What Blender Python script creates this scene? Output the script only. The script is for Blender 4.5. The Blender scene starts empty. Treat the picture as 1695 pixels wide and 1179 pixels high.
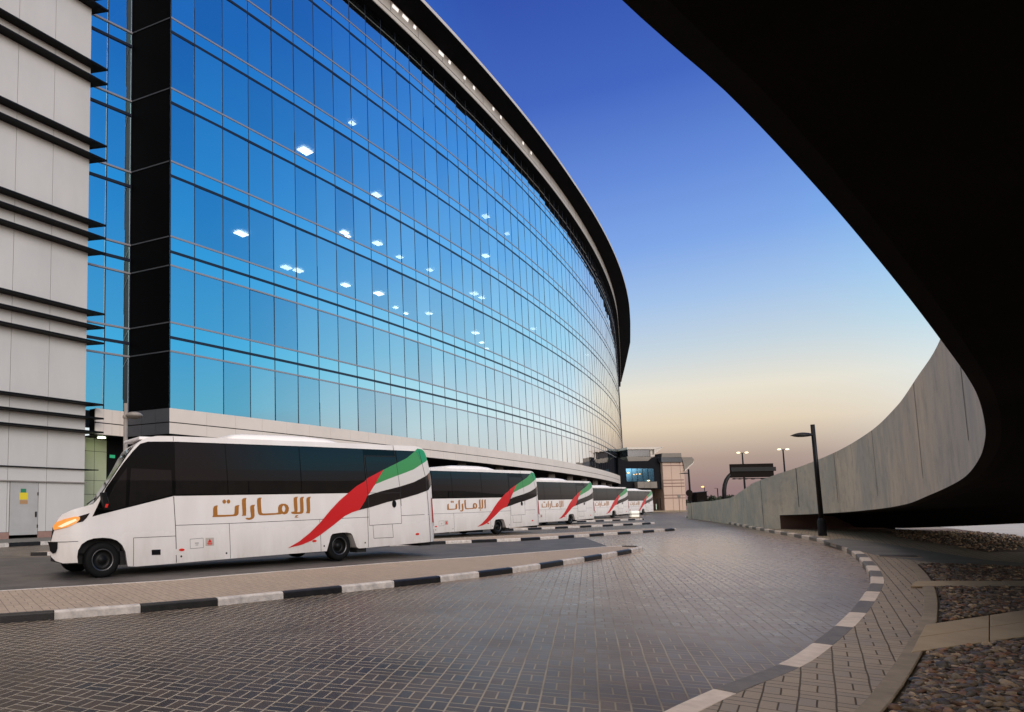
import bpy, bmesh, math, random
import numpy as np
from mathutils import Vector, Matrix
R = math.radians
random.seed(7)
sc = bpy.context.scene
COL = sc.collection

# ------------------------------------------------------------------ camera
F_PX, CX, HY = 1150.0, 500.0, 851.0          # focal length and optical axis in photo pixels (the photo is a crop)
PITCH, ROLL = math.atan(.098), .0153
CY = HY - F_PX * math.tan(PITCH)
CAM = np.array([0, 0, 1.55])
FW = np.array([0, math.cos(PITCH), math.sin(PITCH)])
_u0 = np.array([0, -math.sin(PITCH), math.cos(PITCH)]); _r0 = np.array([1., 0, 0])
RT = math.cos(ROLL) * _r0 - math.sin(ROLL) * _u0
UP = math.sin(ROLL) * _r0 + math.cos(ROLL) * _u0
cam = bpy.data.cameras.new('camera'); camo = bpy.data.objects.new('camera', cam); COL.objects.link(camo)
cam.sensor_width = 36; cam.sensor_fit = 'HORIZONTAL'
cam.lens = F_PX / 1695 * 36
cam.shift_x = (847.5 - CX) / 1695
cam.shift_y = (CY - 589.5) / 1695
cam.clip_start = .05; cam.clip_end = 4000
camo.matrix_world = Matrix(((RT[0], UP[0], -FW[0], CAM[0]), (RT[1], UP[1], -FW[1], CAM[1]), (RT[2], UP[2], -FW[2], CAM[2]), (0, 0, 0, 1)))
sc.camera = camo

# ------------------------------------------------------------------ world
sc.view_settings.view_transform = 'Standard'; sc.view_settings.look = 'None'
sc.view_settings.exposure = 0; sc.view_settings.gamma = 1
SUN_AZ = R(26)                                # the sun has set behind the far end of the glass building
w = bpy.data.worlds.new('World'); sc.world = w; w.use_nodes = True
nt = w.node_tree; nt.nodes.clear()
def N(t, nt_, **kw):
    n = nt_.nodes.new(t)
    for k, v in kw.items(): setattr(n, k, v)
    return n
tc = N('ShaderNodeTexCoord', nt); sx = N('ShaderNodeSeparateXYZ', nt); nt.links.new(tc.outputs['Generated'], sx.inputs[0])
asn = N('ShaderNodeMath', nt, operation='ARCSINE'); nt.links.new(sx.outputs['Z'], asn.inputs[0])
el = N('ShaderNodeMath', nt, operation='DIVIDE'); nt.links.new(asn.outputs[0], el.inputs[0]); el.inputs[1].default_value = math.pi / 2
def ramp(stops, nt_, fac):
    r = N('ShaderNodeValToRGB', nt_); cr = r.color_ramp; cr.interpolation = 'B_SPLINE' if False else 'EASE'
    cr.interpolation = 'LINEAR'
    while len(cr.elements) > 1: cr.elements.remove(cr.elements[-1])
    cr.elements[0].position = stops[0][0]; cr.elements[0].color = (*stops[0][1], 1)
    for p, c in stops[1:]:
        e = cr.elements.new(p); e.color = (*c, 1)
    nt_.links.new(fac, r.inputs[0]); return r
WARM = [(66/90, (1.7, 1.45, 1.2)), (1, (2.4, 2.05, 1.7))]  # bright warm zenith, added out of view as fill light
west = ramp([(0, (.21, .165, .19)), (1.5/90, (.25, .195, .21)), (3.5/90, (.39, .31, .275)), (6/90, (.74, .63, .48)), (8.5/90, (.79, .75, .64)), (11.5/90, (.55, .66, .74)), (15/90, (.36, .54, .82)), (19/90, (.21, .385, .80)), (24/90, (.125, .255, .69)), (30/90, (.055, .135, .53)), (38/90, (.03, .08, .40)), (52/90, (.04, .09, .36))] + WARM, nt, el.outputs[0])
mid = ramp([(0, (.5, .43, .40)), (3/90, (.85, .76, .70)), (7/90, (.78, .87, .90)), (13/90, (.38, .72, .95)), (20/90, (.17, .50, .95)), (28/90, (.07, .32, .84)), (38/90, (.028, .17, .64)), (52/90, (.03, .09, .40))] + WARM, nt, el.outputs[0])
east = ramp([(0, (.30, .22, .22)), (5/90, (.34, .28, .29)), (8.5/90, (.19, .55, .74)), (14/90, (.105, .47, .82)), (24/90, (.042, .33, .78)), (36/90, (.022, .19, .63)), (48/90, (.03, .15, .56))] + WARM, nt, el.outputs[0])
dotn = N('ShaderNodeVectorMath', nt, operation='DOT_PRODUCT'); hv = N('ShaderNodeVectorMath', nt, operation='MULTIPLY'); nt.links.new(tc.outputs['Generated'], hv.inputs[0]); hv.inputs[1].default_value = (1, 1, 0)
hn = N('ShaderNodeVectorMath', nt, operation='NORMALIZE'); nt.links.new(hv.outputs[0], hn.inputs[0]); nt.links.new(hn.outputs[0], dotn.inputs[0]); dotn.inputs[1].default_value = (math.sin(SUN_AZ), math.cos(SUN_AZ), 0)
def band_mix(a, b, lo, hi):
    mr = N('ShaderNodeMapRange', nt, interpolation_type='SMOOTHSTEP'); nt.links.new(dotn.outputs['Value'], mr.inputs[0]); mr.inputs[1].default_value = lo; mr.inputs[2].default_value = hi
    m = N('ShaderNodeMixRGB', nt); nt.links.new(mr.outputs[0], m.inputs[0]); nt.links.new(a, m.inputs[1]); nt.links.new(b, m.inputs[2]); return m
back = ramp([(0, (.30, .20, .17)), (5/90, (.38, .28, .26)), (12/90, (.36, .30, .32)), (22/90, (.28, .27, .36)), (40/90, (.22, .26, .42)), (52/90, (.3, .3, .4))] + WARM, nt, el.outputs[0])
eb = band_mix(back.outputs[0], east.outputs[0], -.12, .06)
em = band_mix(eb.outputs[0], mid.outputs[0], .32, .72)
mx = band_mix(em.outputs[0], west.outputs[0], .92, .993)
bg = N('ShaderNodeBackground', nt); nt.links.new(mx.outputs[0], bg.inputs[0]); bg.inputs[1].default_value = 1.0
sky = N('ShaderNodeTexSky', nt); sky.sky_type = 'NISHITA'; sky.sun_disc = False; sky.sun_elevation = R(1.0); sky.sun_rotation = SUN_AZ
bg2 = N('ShaderNodeBackground', nt); nt.links.new(sky.outputs[0], bg2.inputs[0]); bg2.inputs[1].default_value = .003
ad = N('ShaderNodeAddShader', nt); nt.links.new(bg.outputs[0], ad.inputs[0]); nt.links.new(bg2.outputs[0], ad.inputs[1])
wo = N('ShaderNodeOutputWorld', nt); nt.links.new(ad.outputs[0], wo.inputs[0])
# soft light of the dusk sky behind the photographer
sl = bpy.data.lights.new('sun', 'SUN'); slo = bpy.data.objects.new('sun', sl); COL.objects.link(slo)
sl.energy = 2.5; sl.angle = R(40); sl.color = (1.0, .92, .85)
_az, _el = R(165), R(20)
slo.rotation_euler = Vector((-math.sin(_az) * math.cos(_el), -math.cos(_az) * math.cos(_el), -math.sin(_el))).to_track_quat('-Z', 'Y').to_euler()
sc.cycles.use_denoising = True
sc.cycles.sample_clamp_indirect = 4
sc.cycles.max_bounces = 8; sc.cycles.transparent_max_bounces = 12

# ------------------------------------------------------------------ geometry helpers
def g(y):                                      # the gentle rise of the ground away from the camera
    y = min(max(y, 0), 110)
    return .27 * (1 - math.exp(-y / 7.)) + .007 * y
def ray(x, y):
    d = FW * F_PX + RT * (x - CX) - UP * (y - CY); return d / np.linalg.norm(d)
def gpt(x, y, off=0.):                         # photo pixel -> point on the ground
    d = ray(x, y)
    f = lambda t: CAM[2] + d[2] * t - g(CAM[1] + d[1] * t) - off
    t = .5
    while f(t) > 0 and t < 900: t *= 1.02
    lo, hi = t / 1.02, t
    for _ in range(40):
        m = (lo + hi) / 2
        if f(m) > 0: lo = m
        else: hi = m
    return CAM + d * lo
def at(x, y, Y):                               # photo pixel -> point on the upright plane at distance Y
    d = ray(x, y); return CAM + d * (Y / d[1])
def zat(p, x, y):                              # height above p seen at pixel row y
    lo, hi = -5, 90
    for _ in range(50):
        m = (lo + hi) / 2; q = np.array([p[0], p[1], m]) - CAM
        yy = CY - F_PX * (q @ UP) / (q @ FW)
        if yy > y: lo = m
        else: hi = m
    return lo
def pix(p):
    q = np.array(p, float) - CAM; z = q @ FW
    return CX + F_PX * (q @ RT) / z, CY - F_PX * (q @ UP) / z

def tag(o, label=None, cat=None, group=None, kind=None):
    if label: o['label'] = label
    if cat: o['category'] = cat
    if group: o['group'] = group
    if kind: o['kind'] = kind
    return o
def empty(name, loc, label=None, cat=None, group=None, rot=(0, 0, 0)):
    o = bpy.data.objects.new(name, None); COL.objects.link(o); o.location = loc; o.rotation_euler = rot
    o.empty_display_size = .3
    return tag(o, label, cat, group)
class MB:
    def __init__(s): s.v = []; s.f = []; s.m = []; s.c = None
    def face(s, pts, m=0):
        i = len(s.v); s.v += [tuple(map(float, p)) for p in pts]; s.f.append(tuple(range(i, i + len(pts)))); s.m.append(m); return s
    def box(s, a, b, m=0):
        (x0, y0, z0), (x1, y1, z1) = a, b
        return s.hexa([(x0, y0, z0), (x1, y0, z0), (x1, y1, z0), (x0, y1, z0)], [(x0, y0, z1), (x1, y0, z1), (x1, y1, z1), (x0, y1, z1)], m)
    def hexa(s, lo, hi, m=0):                  # prism between two loops
        i = len(s.v); n = len(lo); s.v += [tuple(map(float, p)) for p in lo] + [tuple(map(float, p)) for p in hi]
        s.f.append(tuple(i + k for k in range(n - 1, -1, -1))); s.f.append(tuple(i + n + k for k in range(n))); s.m += [m, m]
        for k in range(n):
            l = (k + 1) % n; s.f.append((i + k, i + l, i + n + l, i + n + k)); s.m.append(m)
        return s
    def obox(s, p, ax, l, w_, h, m=0):         # box along direction ax (2D) from p, width to the left, up
        ax = np.array(ax, float); ax /= np.linalg.norm(ax); nn = np.array([-ax[1], ax[0]])
        q = [np.array(p[:2]) + a * ax + b * nn for a, b in ((0, 0), (l, 0), (l, w_), (0, w_))]
        return s.hexa([(*a, p[2]) for a in q], [(*a, p[2] + h) for a in q], m)
    def tube(s, pts, rad, n=10, m=0, caps=True):
        pts = [Vector(p) for p in pts]; rad = rad if isinstance(rad, (list, tuple)) else [rad] * len(pts)
        i = len(s.v); ref = None
        for k, p in enumerate(pts):
            d = (pts[min(k + 1, len(pts) - 1)] - pts[max(k - 1, 0)]).normalized()
            if ref is None: ref = d.orthogonal().normalized()
            ref = (ref - d * ref.dot(d)).normalized(); b = d.cross(ref)
            for j in range(n):
                a = 2 * math.pi * j / n; s.v.append(tuple(p + (ref * math.cos(a) + b * math.sin(a)) * rad[k]))
        for k in range(len(pts) - 1):
            for j in range(n):
                l = (j + 1) % n; s.f.append((i + k * n + j, i + k * n + l, i + (k + 1) * n + l, i + (k + 1) * n + j)); s.m.append(m)
        if caps:
            s.f.append(tuple(i + j for j in range(n - 1, -1, -1))); s.f.append(tuple(i + (len(pts) - 1) * n + j for j in range(n))); s.m += [m, m]
        return s
    def lathe(s, prof, c, axis='z', n=24, m=0):  # prof = [(r, h)], around an axis through c
        i = len(s.v)
        for r_, h in prof:
            for j in range(n):
                a = 2 * math.pi * j / n; q = (r_ * math.cos(a), r_ * math.sin(a), h)
                q = q if axis == 'z' else (q[0], q[2], q[1]) if axis == 'y' else (q[2], q[0], q[1])
                s.v.append((c[0] + q[0], c[1] + q[1], c[2] + q[2]))
        for k in range(len(prof) - 1):
            for j in range(n):
                l = (j + 1) % n; s.f.append((i + k * n + j, i + k * n + l, i + (k + 1) * n + l, i + (k + 1) * n + j)); s.m.append(m)
        return s
    def loft(s, rows, m=0, closed=False):      # rows of equal length
        i = len(s.v); n = len(rows[0])
        for r_ in rows: s.v += [tuple(map(float, p)) for p in r_]
        for k in range(len(rows) - 1):
            for j in range(n if closed else n - 1):
                l = (j + 1) % n; s.f.append((i + k * n + j, i + k * n + l, i + (k + 1) * n + l, i + (k + 1) * n + j)); s.m.append(m)
        return s
    def build(s, name, mats, parent=None, smooth=False, bevel=0, seg=2, fix=True, world=True):
        me = bpy.data.meshes.new(name)
        v = s.v
        if parent is not None and world:
            L = parent
            off = Vector(L.location); 
            if L.parent: off = off + Vector(L.parent.location)
            v = [(a - off.x, b - off.y, c - off.z) for a, b, c in v]
        me.from_pydata(v, [], s.f)
        mats = mats if isinstance(mats, (list, tuple)) else [mats]
        for m in mats: me.materials.append(m)
        me.polygons.foreach_set('material_index', s.m)
        if fix:
            bm = bmesh.new(); bm.from_mesh(me); bmesh.ops.remove_doubles(bm, verts=bm.verts, dist=1e-5); bmesh.ops.recalc_face_normals(bm, faces=bm.faces); bm.to_mesh(me); bm.free()
        if smooth: me.polygons.foreach_set('use_smooth', [True] * len(me.polygons))
        me.update()
        o = bpy.data.objects.new(name, me); COL.objects.link(o)
        if parent is not None: o.parent = parent
        if bevel:
            b = o.modifiers.new('bevel', 'BEVEL'); b.width = bevel; b.segments = seg; b.limit_method = 'ANGLE'; b.angle_limit = R(35); b.harden_normals = False
        return o
def copy_tree(o, parent=None):
    c = o.copy(); COL.objects.link(c)
    if parent: c.parent = parent
    for ch in list(o.children): copy_tree(ch, c)
    return c
def polyline(pts, step):                       # resample
    pts = [np.array(p, float) for p in pts]; d = [0]
    for a, b in zip(pts, pts[1:]): d.append(d[-1] + np.linalg.norm(b - a))
    n = max(2, int(d[-1] / step) + 1); out = []
    for t in np.linspace(0, d[-1], n): out.append(interp(pts, d, t))
    return out
def interp(pts, d, t):
    for k in range(len(d) - 1):
        if t <= d[k + 1] or k == len(d) - 2:
            u = (t - d[k]) / max(d[k + 1] - d[k], 1e-9); return pts[k] * (1 - u) + pts[k + 1] * u
def smoothline(pts, it=2):                     # Chaikin corner cutting
    pts = [np.array(p, float) for p in pts]
    for _ in range(it):
        q = [pts[0]]
        for a, b in zip(pts, pts[1:]): q += [a * .75 + b * .25, a * .25 + b * .75]
        pts = q + [pts[-1]]
    return pts
def offset(pts, d):                            # shift a plan polyline to its right by d, mitred
    pts = [np.array(p[:2], float) for p in pts]; out = []
    for k in range(len(pts)):
        ts = []
        if k > 0: t = pts[k] - pts[k - 1]; ts.append(t / np.linalg.norm(t))
        if k < len(pts) - 1: t = pts[k + 1] - pts[k]; ts.append(t / np.linalg.norm(t))
        ns = [np.array([t[1], -t[0]]) for t in ts]; m = sum(ns); m /= np.linalg.norm(m)
        out.append(pts[k] + m * d / max(.3, m @ ns[0]))
    return out

# ------------------------------------------------------------------ materials
def mat(name, col, rough=.6, metal=0, spec=.5, emit=None, es=0, coat=0):
    m = bpy.data.materials.new(name); m.use_nodes = True; b = m.node_tree.nodes['Principled BSDF']
    b.inputs['Base Color'].default_value = (*col, 1); b.inputs['Roughness'].default_value = rough; b.inputs['Metallic'].default_value = metal
    b.inputs['Specular IOR Level'].default_value = spec; b.inputs['Coat Weight'].default_value = coat
    if emit: b.inputs['Emission Color'].default_value = (*emit, 1); b.inputs['Emission Strength'].default_value = es
    return m
def nodes(m): return m.node_tree, m.node_tree.nodes['Principled BSDF']
def math_n(nt_, op, a, b=None, c=None):
    n = N('ShaderNodeMath', nt_, operation=op)
    for i, v in enumerate((a, b, c)):
        if v is None: continue
        if isinstance(v, (int, float)): n.inputs[i].default_value = v
        else: nt_.links.new(v, n.inputs[i])
    return n.outputs[0]
def noise(nt_, vec, scale, detail=4, rough=.6):
    n = N('ShaderNodeTexNoise', nt_); n.inputs['Scale'].default_value = scale; n.inputs['Detail'].default_value = detail; n.inputs['Roughness'].default_value = rough
    nt_.links.new(vec, n.inputs['Vector']); return n.outputs['Fac']
def mixc(nt_, fac, a, b, blend='MIX'):
    n = N('ShaderNodeMixRGB', nt_, blend_type=blend)
    for i, v in ((0, fac), (1, a), (2, b)):
        if isinstance(v, (int, float)): n.inputs[i].default_value = v
        elif isinstance(v, tuple): n.inputs[i].default_value = (*v, 1)
        else: nt_.links.new(v, n.inputs[i])
    return n.outputs[0]
def mapr(nt_, v, a, b, c, d):
    n = N('ShaderNodeMapRange', nt_); nt_.links.new(v, n.inputs[0])
    for i, x in enumerate((a, b, c, d)): n.inputs[i + 1].default_value = x
    return n.outputs[0]
def bump(nt_, bs, h, dist=.01, strength=1.0):
    n = N('ShaderNodeBump', nt_); n.inputs['Distance'].default_value = dist; n.inputs['Strength'].default_value = strength
    nt_.links.new(h, n.inputs['Height']); nt_.links.new(n.outputs[0], bs.inputs['Normal'])
def mottled(name, c1, c2, scale=3, rough=.7, stretch=None, bumpd=0, spec=.4, metal=0):
    m = mat(name, c1, rough, metal, spec); nt_, bs = nodes(m)
    tcn = N('ShaderNodeTexCoord', nt_); vec = tcn.outputs['Object']
    if stretch:
        mp = N('ShaderNodeMapping', nt_); mp.inputs['Scale'].default_value = stretch; nt_.links.new(vec, mp.inputs[0]); vec = mp.outputs[0]
    f = noise(nt_, vec, scale, 6, .65); f = mapr(nt_, f, .32, .68, 0, 1)
    nt_.links.new(mixc(nt_, f, c1, c2), bs.inputs['Base Color'])
    if bumpd: bump(nt_, bs, noise(nt_, tcn.outputs['Object'], scale * 12, 4), bumpd)
    return m
def paver(name, rot, c1, c2, joint, cell=.2, rough=(.35, .6), dust=None, jw=.028, spec=.5, sky_sheen=None):
    m = mat(name, c1, .5, 0, spec); nt_, bs = nodes(m)
    tcn = N('ShaderNodeTexCoord', nt_); mp = N('ShaderNodeMapping', nt_); mp.inputs['Rotation'].default_value = (0, 0, rot); mp.inputs['Scale'].default_value = (1 / cell,) * 3
    obj = tcn.outputs['Object']
    # small wander so that the rows are not ruler straight
    wn = N('ShaderNodeTexNoise', nt_); wn.inputs['Scale'].default_value = 1.7; wn.inputs['Detail'].default_value = 2; nt_.links.new(obj, wn.inputs['Vector'])
    wv = N('ShaderNodeVectorMath', nt_, operation='MULTIPLY_ADD'); nt_.links.new(wn.outputs['Color'], wv.inputs[0]); wv.inputs[1].default_value = (.022, .022, 0); nt_.links.new(obj, wv.inputs[2])
    nt_.links.new(wv.outputs[0], mp.inputs[0]); s = N('ShaderNodeSeparateXYZ', nt_); nt_.links.new(mp.outputs[0], s.inputs[0])
    M = lambda op, a, b=None, c=None: math_n(nt_, op, a, b, c)
    x, y = s.outputs[0], s.outputs[1]; fx, fy = M('FLOOR', x), M('FLOOR', y); ux, uy = M('SUBTRACT', x, fx), M('SUBTRACT', y, fy)
    par = M('FLOORED_MODULO', M('ADD', fx, fy), 2)
    dx = M('MINIMUM', ux, M('SUBTRACT', 1, ux)); dy = M('MINIMUM', uy, M('SUBTRACT', 1, uy))
    t = M('ADD', M('MULTIPLY', par, ux), M('MULTIPLY', M('SUBTRACT', 1, par), uy))     # coordinate across the pair of bricks
    dm = M('ABSOLUTE', M('SUBTRACT', t, .5))
    d = M('MINIMUM', M('MINIMUM', dx, dy), dm)
    jm = mapr(nt_, d, jw * .55, jw * 1.25, 1, 0)
    half = M('GREATER_THAN', t, .5)
    cb = N('ShaderNodeCombineXYZ', nt_); nt_.links.new(fx, cb.inputs[0]); nt_.links.new(fy, cb.inputs[1]); nt_.links.new(half, cb.inputs[2])
    wn2 = N('ShaderNodeTexWhiteNoise', nt_); nt_.links.new(cb.outputs[0], wn2.inputs[0]); rnd = wn2.outputs['Value']
    big = mapr(nt_, noise(nt_, obj, .35, 4), .35, .65, 0, 1); mid = noise(nt_, obj, 2.5, 5, .7); fine = noise(nt_, obj, 60, 3, .7)
    k = M('ADD', M('MULTIPLY', rnd, .55), M('ADD', M('MULTIPLY', mid, .5), M('MULTIPLY', big, .25)))
    k = mapr(nt_, k, .25, 1.0, 0, 1)
    c = mixc(nt_, k, c1, c2)
    c = mixc(nt_, M('MULTIPLY', mapr(nt_, fine, .35, .75, 0, 1), .35), c, tuple(v * .55 for v in c1))
    if dust: c = mixc(nt_, M('MULTIPLY', mapr(nt_, noise(nt_, obj, .8, 6, .7), .52, .72, 0, 1), .55), c, dust)
    if sky_sheen:                                   # warm sky sheen painted into the colour as a pale, glossier ellipse
        mp2 = N('ShaderNodeMapping', nt_, vector_type='TEXTURE'); mp2.inputs['Location'].default_value = (*sky_sheen[0], 0); mp2.inputs['Rotation'].default_value = (0, 0, sky_sheen[1]); mp2.inputs['Scale'].default_value = (*sky_sheen[2], 1e3); nt_.links.new(obj, mp2.inputs[0])
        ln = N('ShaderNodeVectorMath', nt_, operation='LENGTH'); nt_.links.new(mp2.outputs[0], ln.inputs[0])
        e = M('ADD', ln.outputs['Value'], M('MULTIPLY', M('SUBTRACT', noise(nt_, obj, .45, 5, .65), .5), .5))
        sheen_m = mapr(nt_, e, .2, 1.15, 1, 0); c = mixc(nt_, M('MULTIPLY', sheen_m, sky_sheen[4]), c, sky_sheen[3])
        nt_.links.new(M('ADD', spec, M('MULTIPLY', sheen_m, .55)), bs.inputs['Specular IOR Level'])
    jc = mixc(nt_, mapr(nt_, noise(nt_, obj, .6, 3), .50, .68, 0, .8), joint, tuple(v * .4 for v in joint))
    if sky_sheen: jc = mixc(nt_, M('MULTIPLY', sheen_m, .95), jc, (.035, .028, .022))  # joints darkened inside the painted sheen
    c = mixc(nt_, jm, c, jc)
    nt_.links.new(c, bs.inputs['Base Color'])
    rg = M('ADD', mapr(nt_, M('ADD', M('MULTIPLY', mid, .6), M('MULTIPLY', rnd, .4)), .2, .8, rough[0], rough[1]), M('MULTIPLY', jm, .25))
    if sky_sheen: rg = M('SUBTRACT', rg, M('MULTIPLY', sheen_m, .15))
    nt_.links.new(rg, bs.inputs['Roughness'])
    tilt = M('MULTIPLY', M('SUBTRACT', rnd, .5), M('SUBTRACT', M('ADD', ux, uy), 1))   # every brick sits a little askew
    h = M('ADD', M('ADD', M('MULTIPLY', M('SUBTRACT', 1, jm), 1.0), M('MULTIPLY', fine, .10)), M('MULTIPLY', tilt, .35))
    bump(nt_, bs, h, .004, .9)
    return m
M_ROAD = paver('paver_dark', R(22.3), (.048, .037, .031), (.13, .098, .073), (.46, .40, .31), rough=(.30, .44), dust=(.19, .15, .11), spec=.09, jw=.037, sky_sheen=((11.5, 20.5), R(58), (17, 5), (.60, .44, .30), .95))
M_WALK = paver('paver_beige', R(36.5), (.30, .24, .168), (.41, .33, .238), (.085, .066, .046), rough=(.55, .75), jw=.026)
M_ISLE = paver('paver_sand', R(62), (.40, .305, .225), (.50, .39, .29), (.17, .13, .10), rough=(.6, .8), jw=.02)
M_ASPH = mottled('lane_asphalt', (.07, .062, .056), (.13, .115, .10), 1.6, .6, bumpd=.004)
M_GROUND = mottled('bare_ground', (.16, .13, .10), (.22, .19, .15), .6, .85)
M_KW = mottled('kerb_white', (.74, .68, .61), (.42, .385, .35), 7, .6, bumpd=.002)
M_KB = mottled('kerb_black', (.006, .006, .006), (.018, .016, .016), 6, .45, bumpd=.002)
M_KWG = mottled('kerb_worn_white', (.78, .67, .56), (.58, .49, .41), 7, .65, bumpd=.002)
M_KG = mottled('kerb_worn_grey', (.20, .175, .145), (.13, .115, .097), 7, .6, bumpd=.002)
M_EDGE = mottled('edging_concrete', (.32, .26, .18), (.21, .17, .12), 4, .75, bumpd=.002)
M_SLAB = mottled('slab_concrete', (.42, .33, .21), (.34, .26, .165), 2.2, .75, bumpd=.002)
M_PATH = mottled('path_concrete', (.20, .19, .165), (.14, .13, .115), 1.5, .7)
M_LIT = mottled('service_road', (.5, .47, .43), (.42, .39, .35), .5, .7)
M_CONC = None
def concrete():
    m = mat('wall_concrete', (.3, .3, .28), .7, 0, .3); nt_, bs = nodes(m)
    tcn = N('ShaderNodeTexCoord', nt_); obj = tcn.outputs['Object']
    mp = N('ShaderNodeMapping', nt_); mp.inputs['Scale'].default_value = (.9, .9, .10); nt_.links.new(obj, mp.inputs[0])
    st = mapr(nt_, noise(nt_, mp.outputs[0], 3.0, 6, .7), .42, .68, 0, 1)
    bl = mapr(nt_, noise(nt_, obj, .5, 5, .6), .4, .62, 0, 1)
    blot = mapr(nt_, noise(nt_, obj, 2.1, 6, .7), .5, .72, 0, 1)
    c = mixc(nt_, bl, (.50, .485, .43), (.68, .61, .49))
    c = mixc(nt_, math_n(nt_, 'MULTIPLY', st, .22), c, (.26, .255, .235))
    c = mixc(nt_, math_n(nt_, 'MULTIPLY', blot, .45), c, (.20, .205, .19))
    nt_.links.new(c, bs.inputs['Base Color']); bump(nt_, bs, noise(nt_, obj, 18, 5), .006)
    return m
M_CONC = concrete()
M_SOFF = mottled('dark_soffit', (.010, .008, .007), (.016, .013, .011), 1.2, .9, spec=.03)  # near-black base, faintly varied by noise
M_JOINT = mat('joint_dark', (.02, .02, .02), .8)
M_PANEL = mottled('metal_cladding', (.60, .58, .55), (.53, .515, .485), .35, .42, stretch=(1, 1, .4), spec=.4)
M_BAND = mottled('parapet_cladding', (.74, .67, .60), (.67, .61, .54), .4, .45, spec=.4)
M_BLACK = mat('black_trim', (.004, .004, .0045), .5, 0, .15)
M_DARKST = mat('dark_stone', (.0015, .0015, .002), .5, 0, .03)
M_GREYST = mottled('dark_grey_cladding', (.05, .055, .065), (.04, .044, .052), 1, .4)
M_FRAME = mat('frame_dark', (.012, .016, .03), .35, 0, .4)
M_TRANS = mat('transom_grey', (.32, .31, .33), .35, .3)
M_PLINTH = mottled('plinth_stone', (.34, .2, .16), (.26, .16, .13), 3, .5)
M_DOORM = mottled('door_metal', (.45, .44, .42), (.38, .375, .36), 1.2, .4)
M_FASCIA = mottled('fascia_metal', (.66, .62, .56), (.58, .54, .49), .5, .5)
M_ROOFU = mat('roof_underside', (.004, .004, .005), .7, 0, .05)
def facade_glass(name, tint, refl, inside):
    m = bpy.data.materials.new(name); m.use_nodes = True; nt_ = m.node_tree; nt_.nodes.clear()
    gl_ = N('ShaderNodeBsdfGlossy', nt_); fz = N('ShaderNodeLayerWeight', nt_); fz.inputs['Blend'].default_value = .5; nt_.links.new(mixc(nt_, mapr(nt_, fz.outputs['Facing'], .3, .82, 0, 1), tint, (.97, .97, .97)), gl_.inputs['Color']); gl_.inputs['Roughness'].default_value = .008
    tr = N('ShaderNodeBsdfTransparent', nt_); tr.inputs['Color'].default_value = (*inside, 1)
    lw = N('ShaderNodeFresnel', nt_); lw.inputs['IOR'].default_value = 1.45
    f = mapr(nt_, fz.outputs['Facing'], .45, .9, refl, 1.0)
    mxs = N('ShaderNodeMixShader', nt_); nt_.links.new(f, mxs.inputs[0]); nt_.links.new(tr.outputs[0], mxs.inputs[1]); nt_.links.new(gl_.outputs[0], mxs.inputs[2])
    o = N('ShaderNodeOutputMaterial', nt_); nt_.links.new(mxs.outputs[0], o.inputs[0]); return m
M_GLASS = facade_glass('mirror_glass', (.66, .90, .97), .78, (.5, .6, .65))
M_GLASSES = [M_GLASS, M_GLASS, facade_glass('mirror_glass_b', (.61, .87, .96), .75, (.5, .6, .65)), facade_glass('mirror_glass_c', (.71, .92, .97), .81, (.5, .6, .65)), facade_glass('mirror_glass_d', (.60, .84, .95), .72, (.55, .66, .7))]
def spandrel_glass():
    m = mat('spandrel_glass', (.10, .24, .30), .03, .75, .5); n_, b_ = nodes(m); fz = N('ShaderNodeLayerWeight', n_); fz.inputs['Blend'].default_value = .5
    n_.links.new(mixc(n_, mapr(n_, fz.outputs['Facing'], .3, .85, 0, 1), (.52, .84, .87), (.95, .95, .95)), b_.inputs['Base Color']); return m
M_SPAN = spandrel_glass(); M_SPAN.node_tree.nodes['Principled BSDF'].inputs['Base Color'].default_value = (.55, .84, .86, 1); M_SPAN.node_tree.nodes['Principled BSDF'].inputs['Metallic'].default_value = 1
M_CEIL = mat('ceiling_white', (.35, .37, .38), .8)
M_INWALL = mat('inner_wall', (.12, .13, .15), .8)
M_LIGHT = mat('light_panel', (.9, .9, .85), .5, emit=(1, .95, .82), es=7)
M_WHITE = mat('bus_paint', (.78, .745, .715), .28, 0, .5, coat=.3)
def dusty_paint():
    m = mat('bus_paint', (.78, .745, .715), .26, 0, .5, coat=.3); n_, b_ = nodes(m); tcn = N('ShaderNodeTexCoord', n_)
    mp = N('ShaderNodeMapping', n_); mp.inputs['Scale'].default_value = (1.5, 1.5, .35); n_.links.new(tcn.outputs['Object'], mp.inputs[0])
    s_ = N('ShaderNodeSeparateXYZ', n_); n_.links.new(tcn.outputs['Object'], s_.inputs[0])
    grime = math_n(n_, 'MULTIPLY', mapr(n_, s_.outputs[2], .2, 1.0, 1, 0), mapr(n_, noise(n_, mp.outputs[0], 2.5, 6, .7), .3, .7, .15, 1))
    c = mixc(n_, mapr(n_, noise(n_, mp.outputs[0], 1.2, 5, .6), .35, .7, 0, 1), (.80, .765, .735), (.74, .70, .665))
    n_.links.new(mixc(n_, math_n(n_, 'MULTIPLY', grime, .5), c, (.46, .40, .32)), b_.inputs['Base Color'])
    n_.links.new(mapr(n_, grime, 0, 1, .24, .6), b_.inputs['Roughness']); return m
M_WHITE = dusty_paint()
M_WHITE2 = mat('bus_roof_white', (.86, .83, .80), .4)
M_BGLASS = mat('bus_black_glass', (.002, .002, .002), .03, 0, .3)
M_BGLASS2 = mat('bus_tinted_window', (.005, .0045, .0045), .015, 0, .55)
M_SEAM = mat('panel_seam', (.02, .018, .017), .7)
M_RED = mat('flag_red', (.56, .012, .014), .3, coat=.3)
M_GREEN = mat('flag_green', (.05, .26, .075), .3, coat=.3)
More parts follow.
